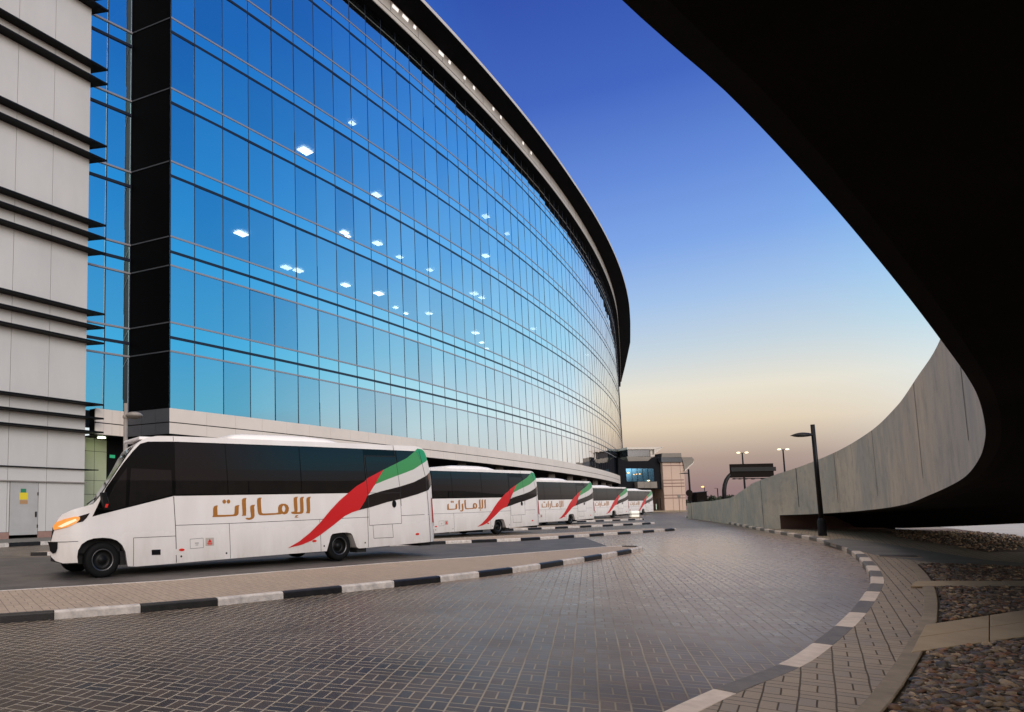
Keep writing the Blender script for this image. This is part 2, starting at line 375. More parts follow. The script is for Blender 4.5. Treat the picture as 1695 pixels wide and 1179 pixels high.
M_GREEN2 = mat('flag_green_cap', (.02, .28, .11), .3, coat=.3)
M_FWHITE = mat('flag_white', (.62, .60, .57), .3, coat=.3)
M_FBLACK = mat('flag_black', (.01, .007, .007), .12, coat=.3)
M_GOLD = mat('gold_lettering', (.36, .14, .018), .4)
M_TYRE = mat('tyre_rubber', (.006, .006, .006), .7, 0, .15)
M_RIM = mat('wheel_hub', (.006, .006, .006), .45, 0, .2)
M_RING = mat('rim_edge', (.10, .10, .10), .35, .8)
M_CHAS = mat('underbody', (.01, .01, .01), .8)
M_AMBER = mat('lamp_amber', (.8, .35, .08), .15, emit=(1, .30, .03), es=.28)
M_LAMPG = mat('lamp_clear', (.8, .7, .6), .1, emit=(1, .55, .2), es=.7)
M_TAIL = mat('tail_red', (.35, .01, .012), .2, coat=.5)
M_REFL = mat('reflector_red', (.65, .03, .02), .2)
M_POST = mat('post_dark', (.008, .008, .009), .5, 0, .25)
M_POSTL = mottled('post_grey', (.30, .27, .24), (.22, .2, .18), 3, .45)
M_LAMP = mat('lit_lamp', (1, .9, .7), .5, emit=(1, .82, .45), es=2.2)
M_LAMPO = mat('sodium_lamp', (1, .7, .3), .5, emit=(1, .5, .13), es=2)
M_SIGN = mat('sign_back', (.008, .0055, .004), .5, 0, .06)
M_TEAL = mat('teal_lettering', (.2, .8, .75), .5, emit=(.35, .9, .85), es=1.0)
M_EXITG = mat('exit_sign_green', (.02, .3, .14), .5, emit=(.05, .5, .25), es=.35)
M_YEL = mat('sticker_yellow', (.75, .58, .03), .5); M_GRN = mat('sticker_green', (.03, .2, .1), .5); M_BRN = mat('sticker_brown', (.42, .24, .11), .5)
M_LEAF = mottled('leaf', (.02, .032, .016), (.04, .05, .025), 2, .7)
M_BARK = mottled('bark', (.05, .04, .03), (.07, .05, .04), 4, .8)
M_PINK = mottled('pink_cladding', (.52, .38, .30), (.47, .345, .275), .3, .5)
M_PINKL = mat('pink_groove', (.16, .08, .06), .6)
M_GATE = mottled('grey_cladding', (.20, .175, .15), (.16, .14, .12), .5, .5)
M_BLUEG = mat('blue_window', (.06, .16, .25), .06, .9)
M_PALE = mat('pale_canopy', (.55, .50, .44), .5)

# ------------------------------------------------------------------ ground, roads, pavements
def sheet(xs, ys, off, name, m, parent=None):
    b = MB(); b.loft([[(x, y, g(y) + off) for x in xs] for y in ys]); return b.build(name, m, parent, smooth=True)
ys = list(np.arange(-40, 0, 8)) + list(np.arange(0, 40, 1.)) + list(np.arange(40, 112, 4)) + [112, 150, 250, 500, 1000, 2500]
tag(sheet([-2500, -800, -200, -60, -20, 0, 20, 60, 200, 800, 2500], ys, -.03, 'ground', M_GROUND), kind='structure')
ys = list(np.arange(-6, 40, .75)) + list(np.arange(40, 113, 3))
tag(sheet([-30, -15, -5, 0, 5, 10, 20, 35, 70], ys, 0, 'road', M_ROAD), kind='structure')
def band(name, A, B, off, m, nx=4, step=.6, parent=None, offA=None):
    n = max(8, int(sum(np.linalg.norm(np.array(a) - np.array(b)) for a, b in zip(A, A[1:])) / step))
    res = lambda P: (lambda pts, d: [interp(pts, d, t) for t in np.linspace(0, d[-1], n)])(*((lambda p: (p, [0] + list(np.cumsum([np.linalg.norm(b - a) for a, b in zip(p, p[1:])]))))([np.array(q, float) for q in P])))
    a, b_ = res(A), res(B); rows = []
    for p, q in zip(a, b_):
        row = []
        for t in np.linspace(0, 1, nx + 1):
            r_ = p * (1 - t) + q * t; row.append((r_[0], r_[1], g(r_[1]) + off))
        rows.append(row)
    return MB().loft(rows).build(name, m, parent, smooth=True)
ISL1_F = [(-14, 8.6), (-4.89, 11.34), (-2.42, 12.48), (1.82, 15.48), (4.38, 17.0), (7.19, 18.96), (8.98, 20.19)]
ISL2_N = [(-18, 20.4), (-8.3, 21.3), (-4, 21.6), (0, 22.6), (4, 24.0), (6.41, 25.01), (7.78, 25.5), (9.6, 26.8), (11.15, 27.95)]
lane = band('bus_lane', ISL1_F, ISL2_N, .004, M_ASPH, 10); tag(lane, kind='structure')

def kerb_run(mb, pts, width, h, length, first, mats, start=0., depth=.25, side=-1, gap=.006):
    """painted kerb blocks along a plan line; the width goes to the given side of the line"""
    pts = [np.array(p, float) for p in pts]; d = [0] + list(np.cumsum([np.linalg.norm(b - a) for a, b in zip(pts, pts[1:])]))
    cuts = [0.]; t = start if start > .02 else length
    while t < d[-1] - .05: cuts.append(t); t += length
    cuts.append(d[-1]); c = first
    for a, b in zip(cuts, cuts[1:]):
        n = max(1, int(round((b - a) / .3))); loops = []
        for k in range(n + 1):
            t = a + gap / 2 + (b - a - gap) * k / n; p = interp(pts, d, t); tg = interp(pts, d, min(t + .05, d[-1])) - interp(pts, d, max(t - .05, 0)); tg /= np.linalg.norm(tg)
            nn = np.array([-tg[1], tg[0]]) * -side * -1
            q = p + nn * width; z0 = g(p[1])
            loops.append([(p[0], p[1], z0 - depth), (p[0], p[1], z0 + h - .02), (p[0] + nn[0] * .02, p[1] + nn[1] * .02, z0 + h), (q[0], q[1], g(q[1]) + h), (q[0], q[1], g(q[1]) - depth)])
        mb.loft(loops, mats[c], closed=True)
        for l in (loops[0], loops[-1]): mb.face(l if l is loops[0] else l[::-1], mats[c])
        c = 1 - c
# traffic islands (near edge line, far edge line)
def island(near, far, label, first, start, tip):
    near = [np.array(p, float) for p in near]; far = [np.array(p, float) for p in far]
    o = near[len(near) // 2]
    t = empty('traffic_island', (o[0], o[1], g(o[1])), label, 'traffic island', 'kerbed islands between the bus lanes')
    kb = MB(); kerb_run(kb, near, .10, .11, 1.1, first, (0, 1), start, side=1)
    fr = list(reversed(far)); kerb_run(kb, smoothline([near[-1]] + tip + [fr[0]], 2), .10, .11, .55, 0, (0, 1), 0, side=1)
    kerb_run(kb, fr, .10, .11, 1.1, 0, (0, 0), 0, side=1)
    kb.build('kerb', [M_KW, M_KB], t, bevel=.006, seg=1)
    band('paving', offset(near, -.095), offset(far, .095), .106, M_ISLE, 4, .5, t)
    return t
# paving children are built in world space: shift them under their island
_old_band = band
def band(name, A, B, off, m, nx=4, step=.6, parent=None):
    o = _old_band(name, A, B, off, m, nx, step)
    if parent is not None:
        for v in o.data.vertices: v.co -= Vector(parent.location)
        o.parent = parent
    return o
i1n = [(-3.79 - 9.3, 8.81 - 3.3), (-3.79, 8.79), (-3.19, 9.02), (-2.18, 9.48), (-1.21, 10.0), (1.54, 11.85), (2.44, 12.48), (3.28, 13.16), (4.1, 13.85), (4.92, 14.62), (5.78, 15.5), (6.53, 16.25), (7.3, 17.08), (8.06, 17.92), (8.77, 18.7), (9.38, 19.45)]
i1f = [(-14.5, 7.2), (-4.89, 11.34), (-2.42, 12.48), (-1.49, 13.2), (1.82, 15.48), (4.38, 17.0), (7.19, 18.96), (8.6, 19.95)]
island(i1n, i1f, 'longest kerbed island of sand coloured paving, in front of the nearest white bus', 0, .6, [(9.62, 19.9), (9.3, 20.25)])
i2n = [(-8.3, 21.3), (-4, 21.55), (0, 22.5), (4, 23.95), (6.41, 25.0), (7.78, 25.55), (9.6, 26.75), (11.15, 27.95), (14.53, 30.55), (17.5, 33.0)]
i2f = [(-8.0, 22.4), (-4, 22.8), (0, 23.8), (4, 25.6), (6.9, 27.2), (10.5, 29.4), (15.05, 32.75), (16.9, 33.4)]
island(i2n, i2f, 'kerbed island between the nearest and the second white bus', 1, .5, [(17.8, 33.3), (17.5, 33.6)])
i3n = [(2.0, 31.5), (6.0, 33.6), (9.27, 35.4), (11.41, 36.7), (14.66, 38.75), (17.57, 40.75), (20.39, 42.8), (22.2, 44.2)]
i3f = [(1.4, 32.9), (5.4, 35.0), (9.0, 37.0), (11.16, 38.3), (15.42, 40.9), (19.86, 43.7), (21.5, 44.6)]
island(i3n, i3f, 'kerbed island between the second and the third white bus', 0, .3, [(22.4, 44.5), (22.1, 44.8)])
i4n = [(14.0, 47.5), (20.38, 51.6), (22.12, 52.7), (25.19, 54.8), (27.6, 56.6)]
i4f = [(13.4, 48.9), (19.6, 52.9), (21.5, 54.0), (24.9, 56.3), (26.9, 57.6)]
island(i4n, i4f, 'short kerbed island farthest off, beside the third and fourth buses', 0, .7, [(27.8, 57.0), (27.5, 57.5)])
band('road_gutter', [(-16, 19.2), (-9.0, 20.6), (-5, 21.0)], [(-16, 19.4), (-9.0, 20.85), (-5, 21.2)], .009, M_EDGE, 1)['kind'] = 'structure'

# right-hand pavement, its kerb, the far part along the wall
KERB = [(-6, -2.6), (-2, .75), (1.0, 3.45), (2.65, 4.9), (3.78, 5.68), (4.52, 6.38), (5.36, 7.2), (6.1, 7.96), (6.92, 8.84), (7.7, 9.7), (8.42, 10.5), (9.12, 11.36), (9.95, 12.42), (11.0, 13.85), (12.2, 15.5), (13.3, 17.1), (14.76, 19.4), (15.9, 21.4), (16.91, 23.4), (18.3, 26.5), (19.75, 29.8), (21.97, 34.5), (25.18, 41.3), (29.04, 49.8), (32.3, 57.2), (34.2, 62.5)]
KERB = smoothline(KERB, 2)
t = empty('roadside_kerb', (9, 11.3, g(11.3)), 'long curved kerb painted in faded white and grey blocks beside the right pavement', 'kerb')
kb = MB(); kerb_run(kb, KERB, .17, .12, 1.115, 0, (0, 1), .52, side=-1)
kb.build('kerb_block', [M_KWG, M_KG], t, bevel=.008, seg=1)['kind'] = 'stuff'
KO = offset(KERB, .165)
far_side = [(x + 22, y - 7) for x, y in KO[:40]] + [(x + 24, y - 12) for x, y in KO[40:]]
tag(band('pavement', KO, far_side, .118, M_WALK, 24, .6), kind='structure')
# gravel beds with an edging kerb, slabs crossing them
EDGE = smoothline([(1.6, 2.9), (2.6, 3.7), (3.44, 4.4), (4.0, 4.92), (4.78, 5.67), (5.47, 6.36), (6.18, 7.06), (6.75, 7.67), (7.96, 9.0), (8.9, 10.1), (9.85, 11.25), (11.3, 13.1)], 2)
EDGE_O = offset(EDGE, .075); EDGE_I = offset(EDGE, -.05)
b = MB()
for A, B in ((EDGE_I, EDGE_O),):
    rows = []
    for p, q in zip(A, B):
        z = g(p[1]) + .115; rows.append([(p[0], p[1], z - .1), (p[0], p[1], z + .03), (q[0], q[1], z + .034), (q[0], q[1], z - .1)])
    b.loft(rows)
tag(b.build('pavement_edging', M_EDGE, bevel=.008, seg=1), kind='structure')
BED_R = [(3.2, 1.6), (4.5, 2.2), (6, 3.0), (7.6, 4.0), (9.2, 5.2), (11, 6.6), (13.2, 8.6), (12.9, 11.3)]
tag(band('gravel_bed', EDGE_O, BED_R, .121, mottled('gravel_soil', (.04, .03, .022), (.07, .055, .04), 6, .9), 10, .4), kind='structure')
def slab(name, c, m, off, h, cuts, label=None):
    a, b2, c2, d2 = [np.array(p, float) for p in c]; mb = MB()
    for k in range(cuts):
        t0, t1 = k / cuts + .002, (k + 1) / cuts - .002
        for s0, s1 in ((.0, .497), (.503, 1.)):
            q = lambda t_, s_: (a * (1 - t_) + b2 * t_) * (1 - s_) + (d2 * (1 - t_) + c2 * t_) * s_
            L = [q(t0, s0), q(t1, s0), q(t1, s1), q(t0, s1)]
            mb.hexa([(p[0], p[1], g(p[1]) + off - .06) for p in L], [(p[0], p[1], g(p[1]) + off + h) for p in L])
    o = mb.build(name, m, bevel=.006, seg=1); tag(o, kind='structure'); return o
slab('path', [(6.10, 6.98), (9.4, 8.4), (8.0, 6.95), (4.95, 5.83)], M_SLAB, .12, .035, 3)
slab('path', [(9.0, 10.4), (12.4, 10.0), (12.1, 9.3), (8.45, 9.85)], M_SLAB, .12, .03, 3)
tag(band('concrete_strip', [(16.9, 22), (16.0, 19.4), (14.4, 16.2), (13.3, 13.6), (13.9, 10.5)], [(15.5, 21), (13.6, 17.5), (12.3, 15.0), (12.0, 12.9), (13.0, 10.2)], .122, M_PATH, 4), kind='structure')
# pebbles
def ico():
    bm = bmesh.new(); bmesh.ops.create_icosphere(bm, subdivisions=2, radius=1); v = np.array([p.co[:] for p in bm.verts]); f = [tuple(q.index for q in p.verts) for p in bm.faces]; bm.free(); return v, np.array(f)
def ico1():
    bm = bmesh.new(); bmesh.ops.create_icosphere(bm, subdivisions=1, radius=1); v = np.array([p.co[:] for p in bm.verts]); f = [tuple(q.index for q in p.verts) for p in bm.faces]; bm.free(); return v, np.array(f)
def pebble_mat():
    m = mat('pebble', (.2, .17, .14), .55, 0, .4); nt_, bs = nodes(m)
    at_ = N('ShaderNodeAttribute', nt_); at_.attribute_name = 'stone'; tcn = N('ShaderNodeTexCoord', nt_)
    f = mapr(nt_, noise(nt_, tcn.outputs['Object'], 45, 5, .7), .3, .7, .6, 1.25)
    vm = N('ShaderNodeVectorMath', nt_, operation='SCALE'); nt_.links.new(at_.outputs['Color'], vm.inputs[0]); nt_.links.new(f, vm.inputs['Scale'])
    nt_.links.new(vm.outputs[0], bs.inputs['Base Color']); bump(nt_, bs, noise(nt_, tcn.outputs['Object'], 120, 3), .002); return m
M_PEB = pebble_mat()
def inside(poly, x, y):
    c = False; n = len(poly)
    for i in range(n):
        x0, y0 = poly[i]; x1, y1 = poly[i - 1]
        if (y0 > y) != (y1 > y) and x < (x1 - x0) * (y - y0) / (y1 - y0) + x0: c = not c
    return c
def pebbles(name, poly, avoid, count, size, label, seed, off=.125, shape=ico, near=None):
    rng = np.random.default_rng(seed); V0, F0 = shape(); nv = len(V0)
    xs = [p[0] for p in poly]; yy = [p[1] for p in poly]; V = []; Fs = []; Cs = []; k = 0; tries = 0
    pal = np.array([(.26, .20, .14), (.15, .125, .095), (.09, .078, .068), (.20, .115, .07), (.30, .24, .17), (.12, .065, .045), (.14, .125, .11), (.06, .053, .046)])
    while k < count and tries < count * 30:
        tries += 1; x, y = rng.uniform(min(xs), max(xs)), rng.uniform(min(yy), max(yy))
        if not inside(poly, x, y) or any(inside(a, x, y) for a in avoid): continue
        if near and x / max(y, .1) > near: continue
        r = size * rng.uniform(.6, 1.5) * (1.5 if rng.random() < .06 else 1)
        sc_ = np.array([r, r * rng.uniform(.55, .85), r * rng.uniform(.26, .46)])
        lump = 1 + .10 * np.sin(V0 @ rng.normal(size=3) * 2.2 + rng.uniform(0, 6)) + .06 * np.sin(V0 @ rng.normal(size=3) * 4)
        q = V0 * lump[:, None] * sc_; a = rng.uniform(0, 6.28); tx, ty = rng.normal(0, .28, 2)
        q = np.array((Matrix.Rotation(a, 3, 'Z') @ Matrix.Rotation(tx, 3, 'X') @ Matrix.Rotation(ty, 3, 'Y'))) @ q.T
        layer = rng.random() * size * .55
        V.append(q.T + np.array([x, y, g(y) + off + sc_[2] * .6 + layer])); Fs.append(F0 + k * nv)
        c = pal[rng.integers(len(pal))] * rng.uniform(.4, 1.45) * np.array([1.08, 1, .85]); Cs.append(np.tile(np.append(c, 1), (nv, 1))); k += 1
    V = np.concatenate(V); Fs = np.concatenate(Fs); Cs = np.concatenate(Cs)
    me = bpy.data.meshes.new(name); me.vertices.add(len(V)); me.vertices.foreach_set('co', V.ravel()); me.loops.add(Fs.size); me.loops.foreach_set('vertex_index', Fs.ravel().astype(np.int32))
    me.polygons.add(len(Fs)); me.polygons.foreach_set('loop_start', np.arange(0, Fs.size, 3, dtype=np.int32)); me.polygons.foreach_set('use_smooth', [True] * len(Fs))
    at_ = me.attributes.new('stone', 'FLOAT_COLOR', 'POINT'); at_.data.foreach_set('color', Cs.ravel()); me.update(); me.validate()
    me.materials.append(M_PEB); o = bpy.data.objects.new(name, me); COL.objects.link(o)
    return tag(o, label, 'gravel', kind='stuff')
S1 = [(6.06, 7.03), (9.5, 8.5), (8.1, 6.9), (4.92, 5.78)]; S2 = [(8.95, 10.45), (12.5, 10.05), (12.2, 9.25), (8.4, 9.8)]
bedA = [p for p in offset(EDGE, .12) if p[1] < 7] + [(9.6, 8.7), (8.2, 4.6), (4.6, 2.3), (3.3, 1.8)]
bedB = [p for p in offset(EDGE, .12) if p[1] > 6.6] + [(12.2, 12.6), (13.2, 9.8), (9.6, 6.9)]
pebbles('gravel', bedA, [S1], 11000, .029, 'rounded brown and grey pebbles filling the bed in the bottom right corner', 1, near=1.12)
pebbles('gravel', bedB, [S1, S2], 9500, .030, 'rounded brown and grey pebbles in the bed beyond the wide concrete slab', 2, .125, ico1, 1.12)
bedC = [(15.2, 15.6), (18.2, 17.0), (22.5, 22.2), (23.8, 25), (22.6, 27), (18.6, 22)]
tag(band('gravel_bed', [(15.2, 15.6), (19, 22), (24, 27.5)], [(17.5, 15.6), (24, 21.5), (28, 27)], .122, mottled('far_gravel_soil', (.10, .06, .04), (.16, .11, .08), 3, .9), 8, .6), kind='structure')
pebbles('gravel', bedC, [], 2200, .034, 'brown pebbles under the flyover beside the pale service road', 3, .125, ico1)
tag(band('service_road', [(20.0, 19.0), (24.0, 25), (28, 31.5)], [(40, 14), (46, 24), (52, 34)], .126, M_LIT, 6), kind='structure')

# ------------------------------------------------------------------ glass office building
S0 = np.array([-6.67, 34.8]); _pts = [S0.copy()]; _q = S0.copy(); DS = .25
for i in range(900):
    s_ = i * DS; h_ = .77125 - .0028625 * s_ + 1.375e-6 * s_ * s_
    if s_ > 122: h_ = .4425 - .00025 * (s_ - 122)
    _q = _q + DS * np.array([math.sin(h_), math.cos(h_)]); _pts.append(_q.copy())
_pts = np.array(_pts)
def fac(s, off=0.):
    s = max(s, 0) if s >= 0 else s
    if s < 0:
        t = _pts[1] - _pts[0]; t /= np.linalg.norm(t); p = _pts[0] + t * s
    else:
        i = min(int(s / DS), len(_pts) - 2); u = s / DS - i; p = _pts[i] * (1 - u) + _pts[i + 1] * u; t = _pts[i + 1] - _pts[i]; t = t / np.linalg.norm(t)
    return p + off * np.array([t[1], -t[0]])
def fp(s, off, z): p = fac(s, off); return (p[0], p[1], z)
SEND = 190.
bld = empty('office_building', (20, 75, .5), 'big curved office building with mirror blue glass above a pale stone parapet', 'building')
GREY = [9.94, 11.44, 14.45, 16.0, 20.09, 24.14, 28.13, 32.2, 36.2]; DARK = [10.65, 15.18, 19.29, 23.34, 27.34, 31.4, 35.4]
TOP, BOT = 38.57, 6.9
LV = sorted([BOT] + GREY + DARK + [TOP])
MUL = [0., 1.55] + [1.55 + 1.97 * k for k in range(1, 96)]
mains = [(a, b2) for a, b2 in zip(LV, LV[1:]) if b2 - a > 1.3]; strips = [(a, b2) for a, b2 in zip(LV, LV[1:]) if b2 - a <= 1.3]
cand = []
for (z0, z1) in mains:
    for s0, s1 in zip(MUL, MUL[1:]):
        q = [fp(s0, 0, z0), fp(s1, 0, z0), fp(s1, 0, z1), fp(s0, 0, z1)]; P = [pix(p) for p in q]; P = [(min(max(x, 0), 1695), min(max(y, 0), 1179)) for x, y in P]
        A = abs(sum(P[i][0] * P[(i + 1) % 4][1] - P[(i + 1) % 4][0] * P[i][1] for i in range(4))) / 2
        cand.append((A, s0, s1, z0, z1))
cand.sort(key=lambda c: -c[0])
rest = MB(); rng = random.Random(3)
for i, (A, s0, s1, z0, z1) in enumerate(cand):
    jit = [rng.uniform(-.011, .011) for _ in range(3)]
    o_ = [jit[0], jit[1], jit[2], jit[0] + jit[2] - jit[1]]       # every sheet hangs a fraction out of plane
    q = [fp(s0, o_[0], z0), fp(s1, o_[1], z0), fp(s1, o_[2], z1), fp(s0, o_[3], z1)]
    if i < 100: MB().face(q).build('window', M_GLASSES[rng.randrange(5)], bld, fix=False)
    else: rest.face(q, rng.randrange(5))
rest.build('window', M_GLASSES, bld, fix=False)['kind'] = 'stuff'
for z0, z1 in strips:
    b = MB()
    for s0, s1 in zip(MUL, MUL[1:]):
        jit = rng.uniform(-.004, .004); b.face([fp(s0, jit, z0), fp(s1, -jit, z0), fp(s1, -jit, z1), fp(s0, jit, z1)])
    b.build('spandrel_band', M_SPAN, bld, fix=False)
fr = MB()
for s in MUL:
    fr.loft([[fp(s - .028, .0, z), fp(s - .028, .012, z), fp(s + .028, .012, z), fp(s + .028, .0, z)] for z in (BOT, TOP)], 0)
SS = list(np.arange(0, SEND, 1.97))
for z in GREY: fr.loft([[fp(s, -.01, z - .045), fp(s, .03, z - .045), fp(s, .03, z + .045), fp(s, -.01, z + .045)] for s in SS], 1)
for z in DARK: fr.loft([[fp(s, -.01, z - .07), fp(s, .025, z - .07), fp(s, .025, z + .07), fp(s, -.01, z + .07)] for s in SS], 0)
# the narrow glass strip and the dark return left of the corner
DW = np.array([.631, .776]); NW = np.array([.776, -.631]); Q0 = np.array([-9.05, 36.0]); CD = (S0 - Q0) / np.linalg.norm(S0 - Q0); CN = np.array([CD[1], -CD[0]])
DWS = np.array([math.sin(R(48)), math.cos(R(48))]); NWS = np.array([DWS[1], -DWS[0]])
def strip_pt(u, off, z): p = Q0 - DWS * u + NWS * off; return (p[0], p[1], z)
for (u0, u1) in ((0, 1.42), (1.42, 3.4)):
    for z0, z1 in mains:
        j = rng.uniform(-.006, .006); MB().face([strip_pt(u0, j, z0), strip_pt(u1, -j, z0), strip_pt(u1, 0, z1), strip_pt(u0, 0, z1)]).build('side_window', M_GLASS, bld, fix=False)
for z0, z1 in strips:
    b = MB()
    for (u0, u1) in ((0, 1.42), (1.42, 3.4)): b.face([strip_pt(u0, 0, z0), strip_pt(u1, 0, z0), strip_pt(u1, 0, z1), strip_pt(u0, 0, z1)])
    b.build('side_spandrel', M_SPAN, bld, fix=False)
for u in (.02, 1.42): fr.loft([[strip_pt(u - .03, 0, z), strip_pt(u - .03, .035, z), strip_pt(u + .03, .035, z), strip_pt(u + .03, 0, z)] for z in (BOT, TOP)], 0)
for z, m_, w_ in [(z, 1, .045) for z in GREY] + [(z, 0, .07) for z in DARK]:
    fr.loft([[strip_pt(u, 0, z - w_), strip_pt(u, .06, z - w_), strip_pt(u, .06, z + w_), strip_pt(u, 0, z + w_)] for u in (0, 3.4)], m_)
fr.build('curtain_wall_frame', [M_FRAME, M_TRANS], bld)
b = MB(); b.hexa([(*(Q0 + CN * 0), BOT), (*S0, BOT), (*(S0 + np.array([-.4, .8])), BOT), (*(Q0 + np.array([.2, .8])), BOT)], [(*(Q0), 42.), (*S0, 42.), (*(S0 + np.array([-.4, .8])), 42.), (*(Q0 + np.array([.2, .8])), 42.)], 0)
for z in GREY:
    b.loft([[(*(Q0 + CD * u + CN * .0), z - .03), (*(Q0 + CD * u + CN * .03), z - .03), (*(Q0 + CD * u + CN * .03), z + .03), (*(Q0 + CD * u), z + .03)] for u in (.02, 2.62)], 1)
b.build('corner_return', [M_DARKST, M_GREYST], bld)
# parapet: two courses of stone panels running round the corner
path = [tuple(Q0 - DW * 2.35), tuple(Q0), tuple(S0)] + [tuple(fac(1.97 * k)) for k in range(1, 66)]
PO = offset(path, .5); PI = offset(path, -.02)
b = MB()
for z0, z1 in ((5.62, 6.17), (6.22, 6.9)):
    for k in range(len(path) - 1):
        a, c = PO[k], PO[k + 1]; d_ = (c - a) / np.linalg.norm(c - a); n_ = 3 if k == 1 else (4 if k == 0 else 1)
        for j in range(n_):
            a2, c2 = a + (c - a) * j / n_ + d_ * .008, a + (c - a) * (j + 1) / n_ - d_ * .008; nn = np.array([d_[1], -d_[0]])
            L = [a2, c2, c2 - nn * .08, a2 - nn * .08]; b.hexa([(*p, z0) for p in L], [(*p, z1) for p in L], 1 if k == 1 else 0)  # return panels dark grey: shadow side of the parapet put into the colour
b.build('parapet', [M_BAND, M_GREYST], bld)
b = MB(); b.loft([[(*p, 5.60), (*(p2), 5.60), (*p2, 6.88), (*p, 6.88)] for p, p2 in zip(offset(path, .0), offset(path, .44))], 0, closed=True)
b.build('parapet_core', M_BLACK, bld)
b = MB(); b.loft([[(*p, 5.59), (*q, 5.59)] for p, q in zip(offset(path, .42), offset(path[:1] + path[1:], -4.2))]); b.build('undercroft_ceiling', M_DARKST, bld)
b = MB(); WI = offset(path, -3.6); b.loft([[(*p, .2), (*p, 5.6)] for p in WI[2:]]); b.build('ground_floor_wall', mat('ground_floor_glass', (.01, .011, .013), .25), bld)
b = MB()
for k in range(4, 60, 4):
    p = fac(1.97 * k, -1.0); b.box((p[0] - .35, p[1] - .35, .2), (p[0] + .35, p[1] + .35, 5.6))
    if k % 8 == 4: b.build('column', M_GATE, bld); b = MB()
# eaves: dark soffit, light fascia with small lit openings, oversailing roof
EO = .63; b = MB(); S2 = list(np.arange(-6, 205, 2.0))
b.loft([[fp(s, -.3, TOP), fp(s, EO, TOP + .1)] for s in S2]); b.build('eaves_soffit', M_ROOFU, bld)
b = MB()
b.loft([[fp(s, EO, TOP + .08), fp(s, EO + .06, TOP + .08), fp(s, EO + .06, TOP + .42), fp(s, EO, TOP + .42)] for s in S2])
b.loft([[fp(s, EO - .1, TOP + .40), fp(s, EO - .1, TOP + .55)] for s in S2], 1)
b.loft([[fp(s, EO, TOP + .52), fp(s, EO + .04, TOP + .52), fp(s, EO + .04, TOP + 1.42), fp(s, EO, TOP + 1.42)] for s in S2])
for s in np.arange(0, 140, 3.94): b.loft([[fp(s - .02, EO + .04, z), fp(s - .02, EO + .047, z), fp(s + .02, EO + .047, z), fp(s + .02, EO + .04, z)] for z in (TOP + .53, TOP + 1.41)], 1)
b.build('fascia', [M_FASCIA, M_JOINT], bld)
b = MB()
for s in (19.9, 21.3, 22.9, 26.9, 28.6, 31.4, 33.3, 37.6, 39.4, 45.5, 48.0):
    l = .8 if s < 22 or 26 < s < 28 else .35
    q = [fp(s, EO + .05, TOP + 1.0), fp(s + l, EO + .05, TOP + 1.0), fp(s + l + .1, EO + .05, TOP + 1.3), fp(s + .1, EO + .05, TOP + 1.3)]; q2 = [fp(s, EO + .07, TOP + 1.0), fp(s + l, EO + .07, TOP + 1.0), fp(s + l + .1, EO + .07, TOP + 1.3), fp(s + .1, EO + .07, TOP + 1.3)]
    MB().hexa(q, q2).build('eaves_light', mat('eaves_lamp', (1, 1, 1), .5, emit=(1, .95, .9), es=.75) if s < 20 else bpy.data.materials['eaves_lamp'], bld)
def over(s): return (2.25 + .7 * min(max((s - 60) / 70, 0), 1)) * (1 if s < 150 else max(.36, 1 - (s - 150) / 80))
b = MB()
b.loft([[fp(s, EO, TOP + 1.42), fp(s, over(s) - .02, TOP + 1.65)] for s in S2], 0)
b.loft([[fp(s, over(s) - .02, TOP + 1.65), fp(s, over(s), TOP + 1.65), fp(s, over(s), TOP + 1.95), fp(s, over(s) - .25, TOP + 1.98)] for s in S2], 1)
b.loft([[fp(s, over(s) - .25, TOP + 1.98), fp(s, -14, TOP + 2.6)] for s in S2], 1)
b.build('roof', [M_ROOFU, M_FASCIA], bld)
# floors behind the glass with lit ceiling panels
b = MB(); SI = list(np.arange(0, 108, 3.94))
for z in (10.0, 14.6, 19.33, 23.38, 27.38, 31.44, 35.44):
    b.loft([[fp(s, -.25, z), fp(s, -9, z)] for s in SI], 0)
b.build('floor_slab', [M_CEIL], bld)
b = MB(); b.loft([[fp(s, -9, BOT), fp(s, -9, TOP)] for s in SI], 0); b.loft([[fp(s, -.3, BOT + .02), fp(s, -9, BOT + .02)] for s in SI], 0); b.build('core_wall', M_INWALL, bld)
for (x, y, z, big) in [(.536, 47.22, 27.25, 1.5), (-3.65, 42.39, 19.2, 1.2), (-.94, 48.58, 19.2, 1.1), (-.1, 49.24, 19.2, 1.1), (3.54, 52.19, 23.25, 1.), (3.86, 52.9, 23.25, .7), (3.58, 52.65, 19.2, 1.1), (6.36, 54.31, 27.25, 1.2), (6.37, 54.48, 23.25, 1.2), (8.6, 57.6, 23.25, .9), (6.41, 54.88, 19.2, 1.2), (4.23, 50.66, 31.3, .8), (19.0, 68.0, 31.3, 1.2), (22.5, 72.5, 31.3, .9), (18.9, 68.2, 27.25, 1.2), (17.51, 67.93, 23.25, 1.3), (18.6, 69.3, 23.25, 1.), (28.4, 82.0, 31.3, 1.1), (28.04, 81.82, 23.25, 1.1), (28.3, 82.9, 22.9, .8), (17.45, 67.83, 19.2, 1.2), (19.14, 71.87, 19.2, .9), (20.39, 74.65, 19.2, .8), (8.3, 58.79, 19.2, .7), (9.47, 60.68, 19.2, .6), (11.54, 60.79, 19.2, .9), (11.8, 60.9, 23.25, .9), (40.5, 96.5, 23.25, 1.)]:
    ax = np.array([.63, .78]); p = np.array([x, y]); n_ = np.array([-ax[1], ax[0]])
    L = [p + ax * a * .36 * big + n_ * c * .21 * big for a, c in ((-1, -1), (1, -1), (1, 1), (-1, 1))]
    MB().hexa([(*q, z) for q in L], [(*q, z + .06) for q in L]).build('ceiling_light', M_LIGHT, bld)

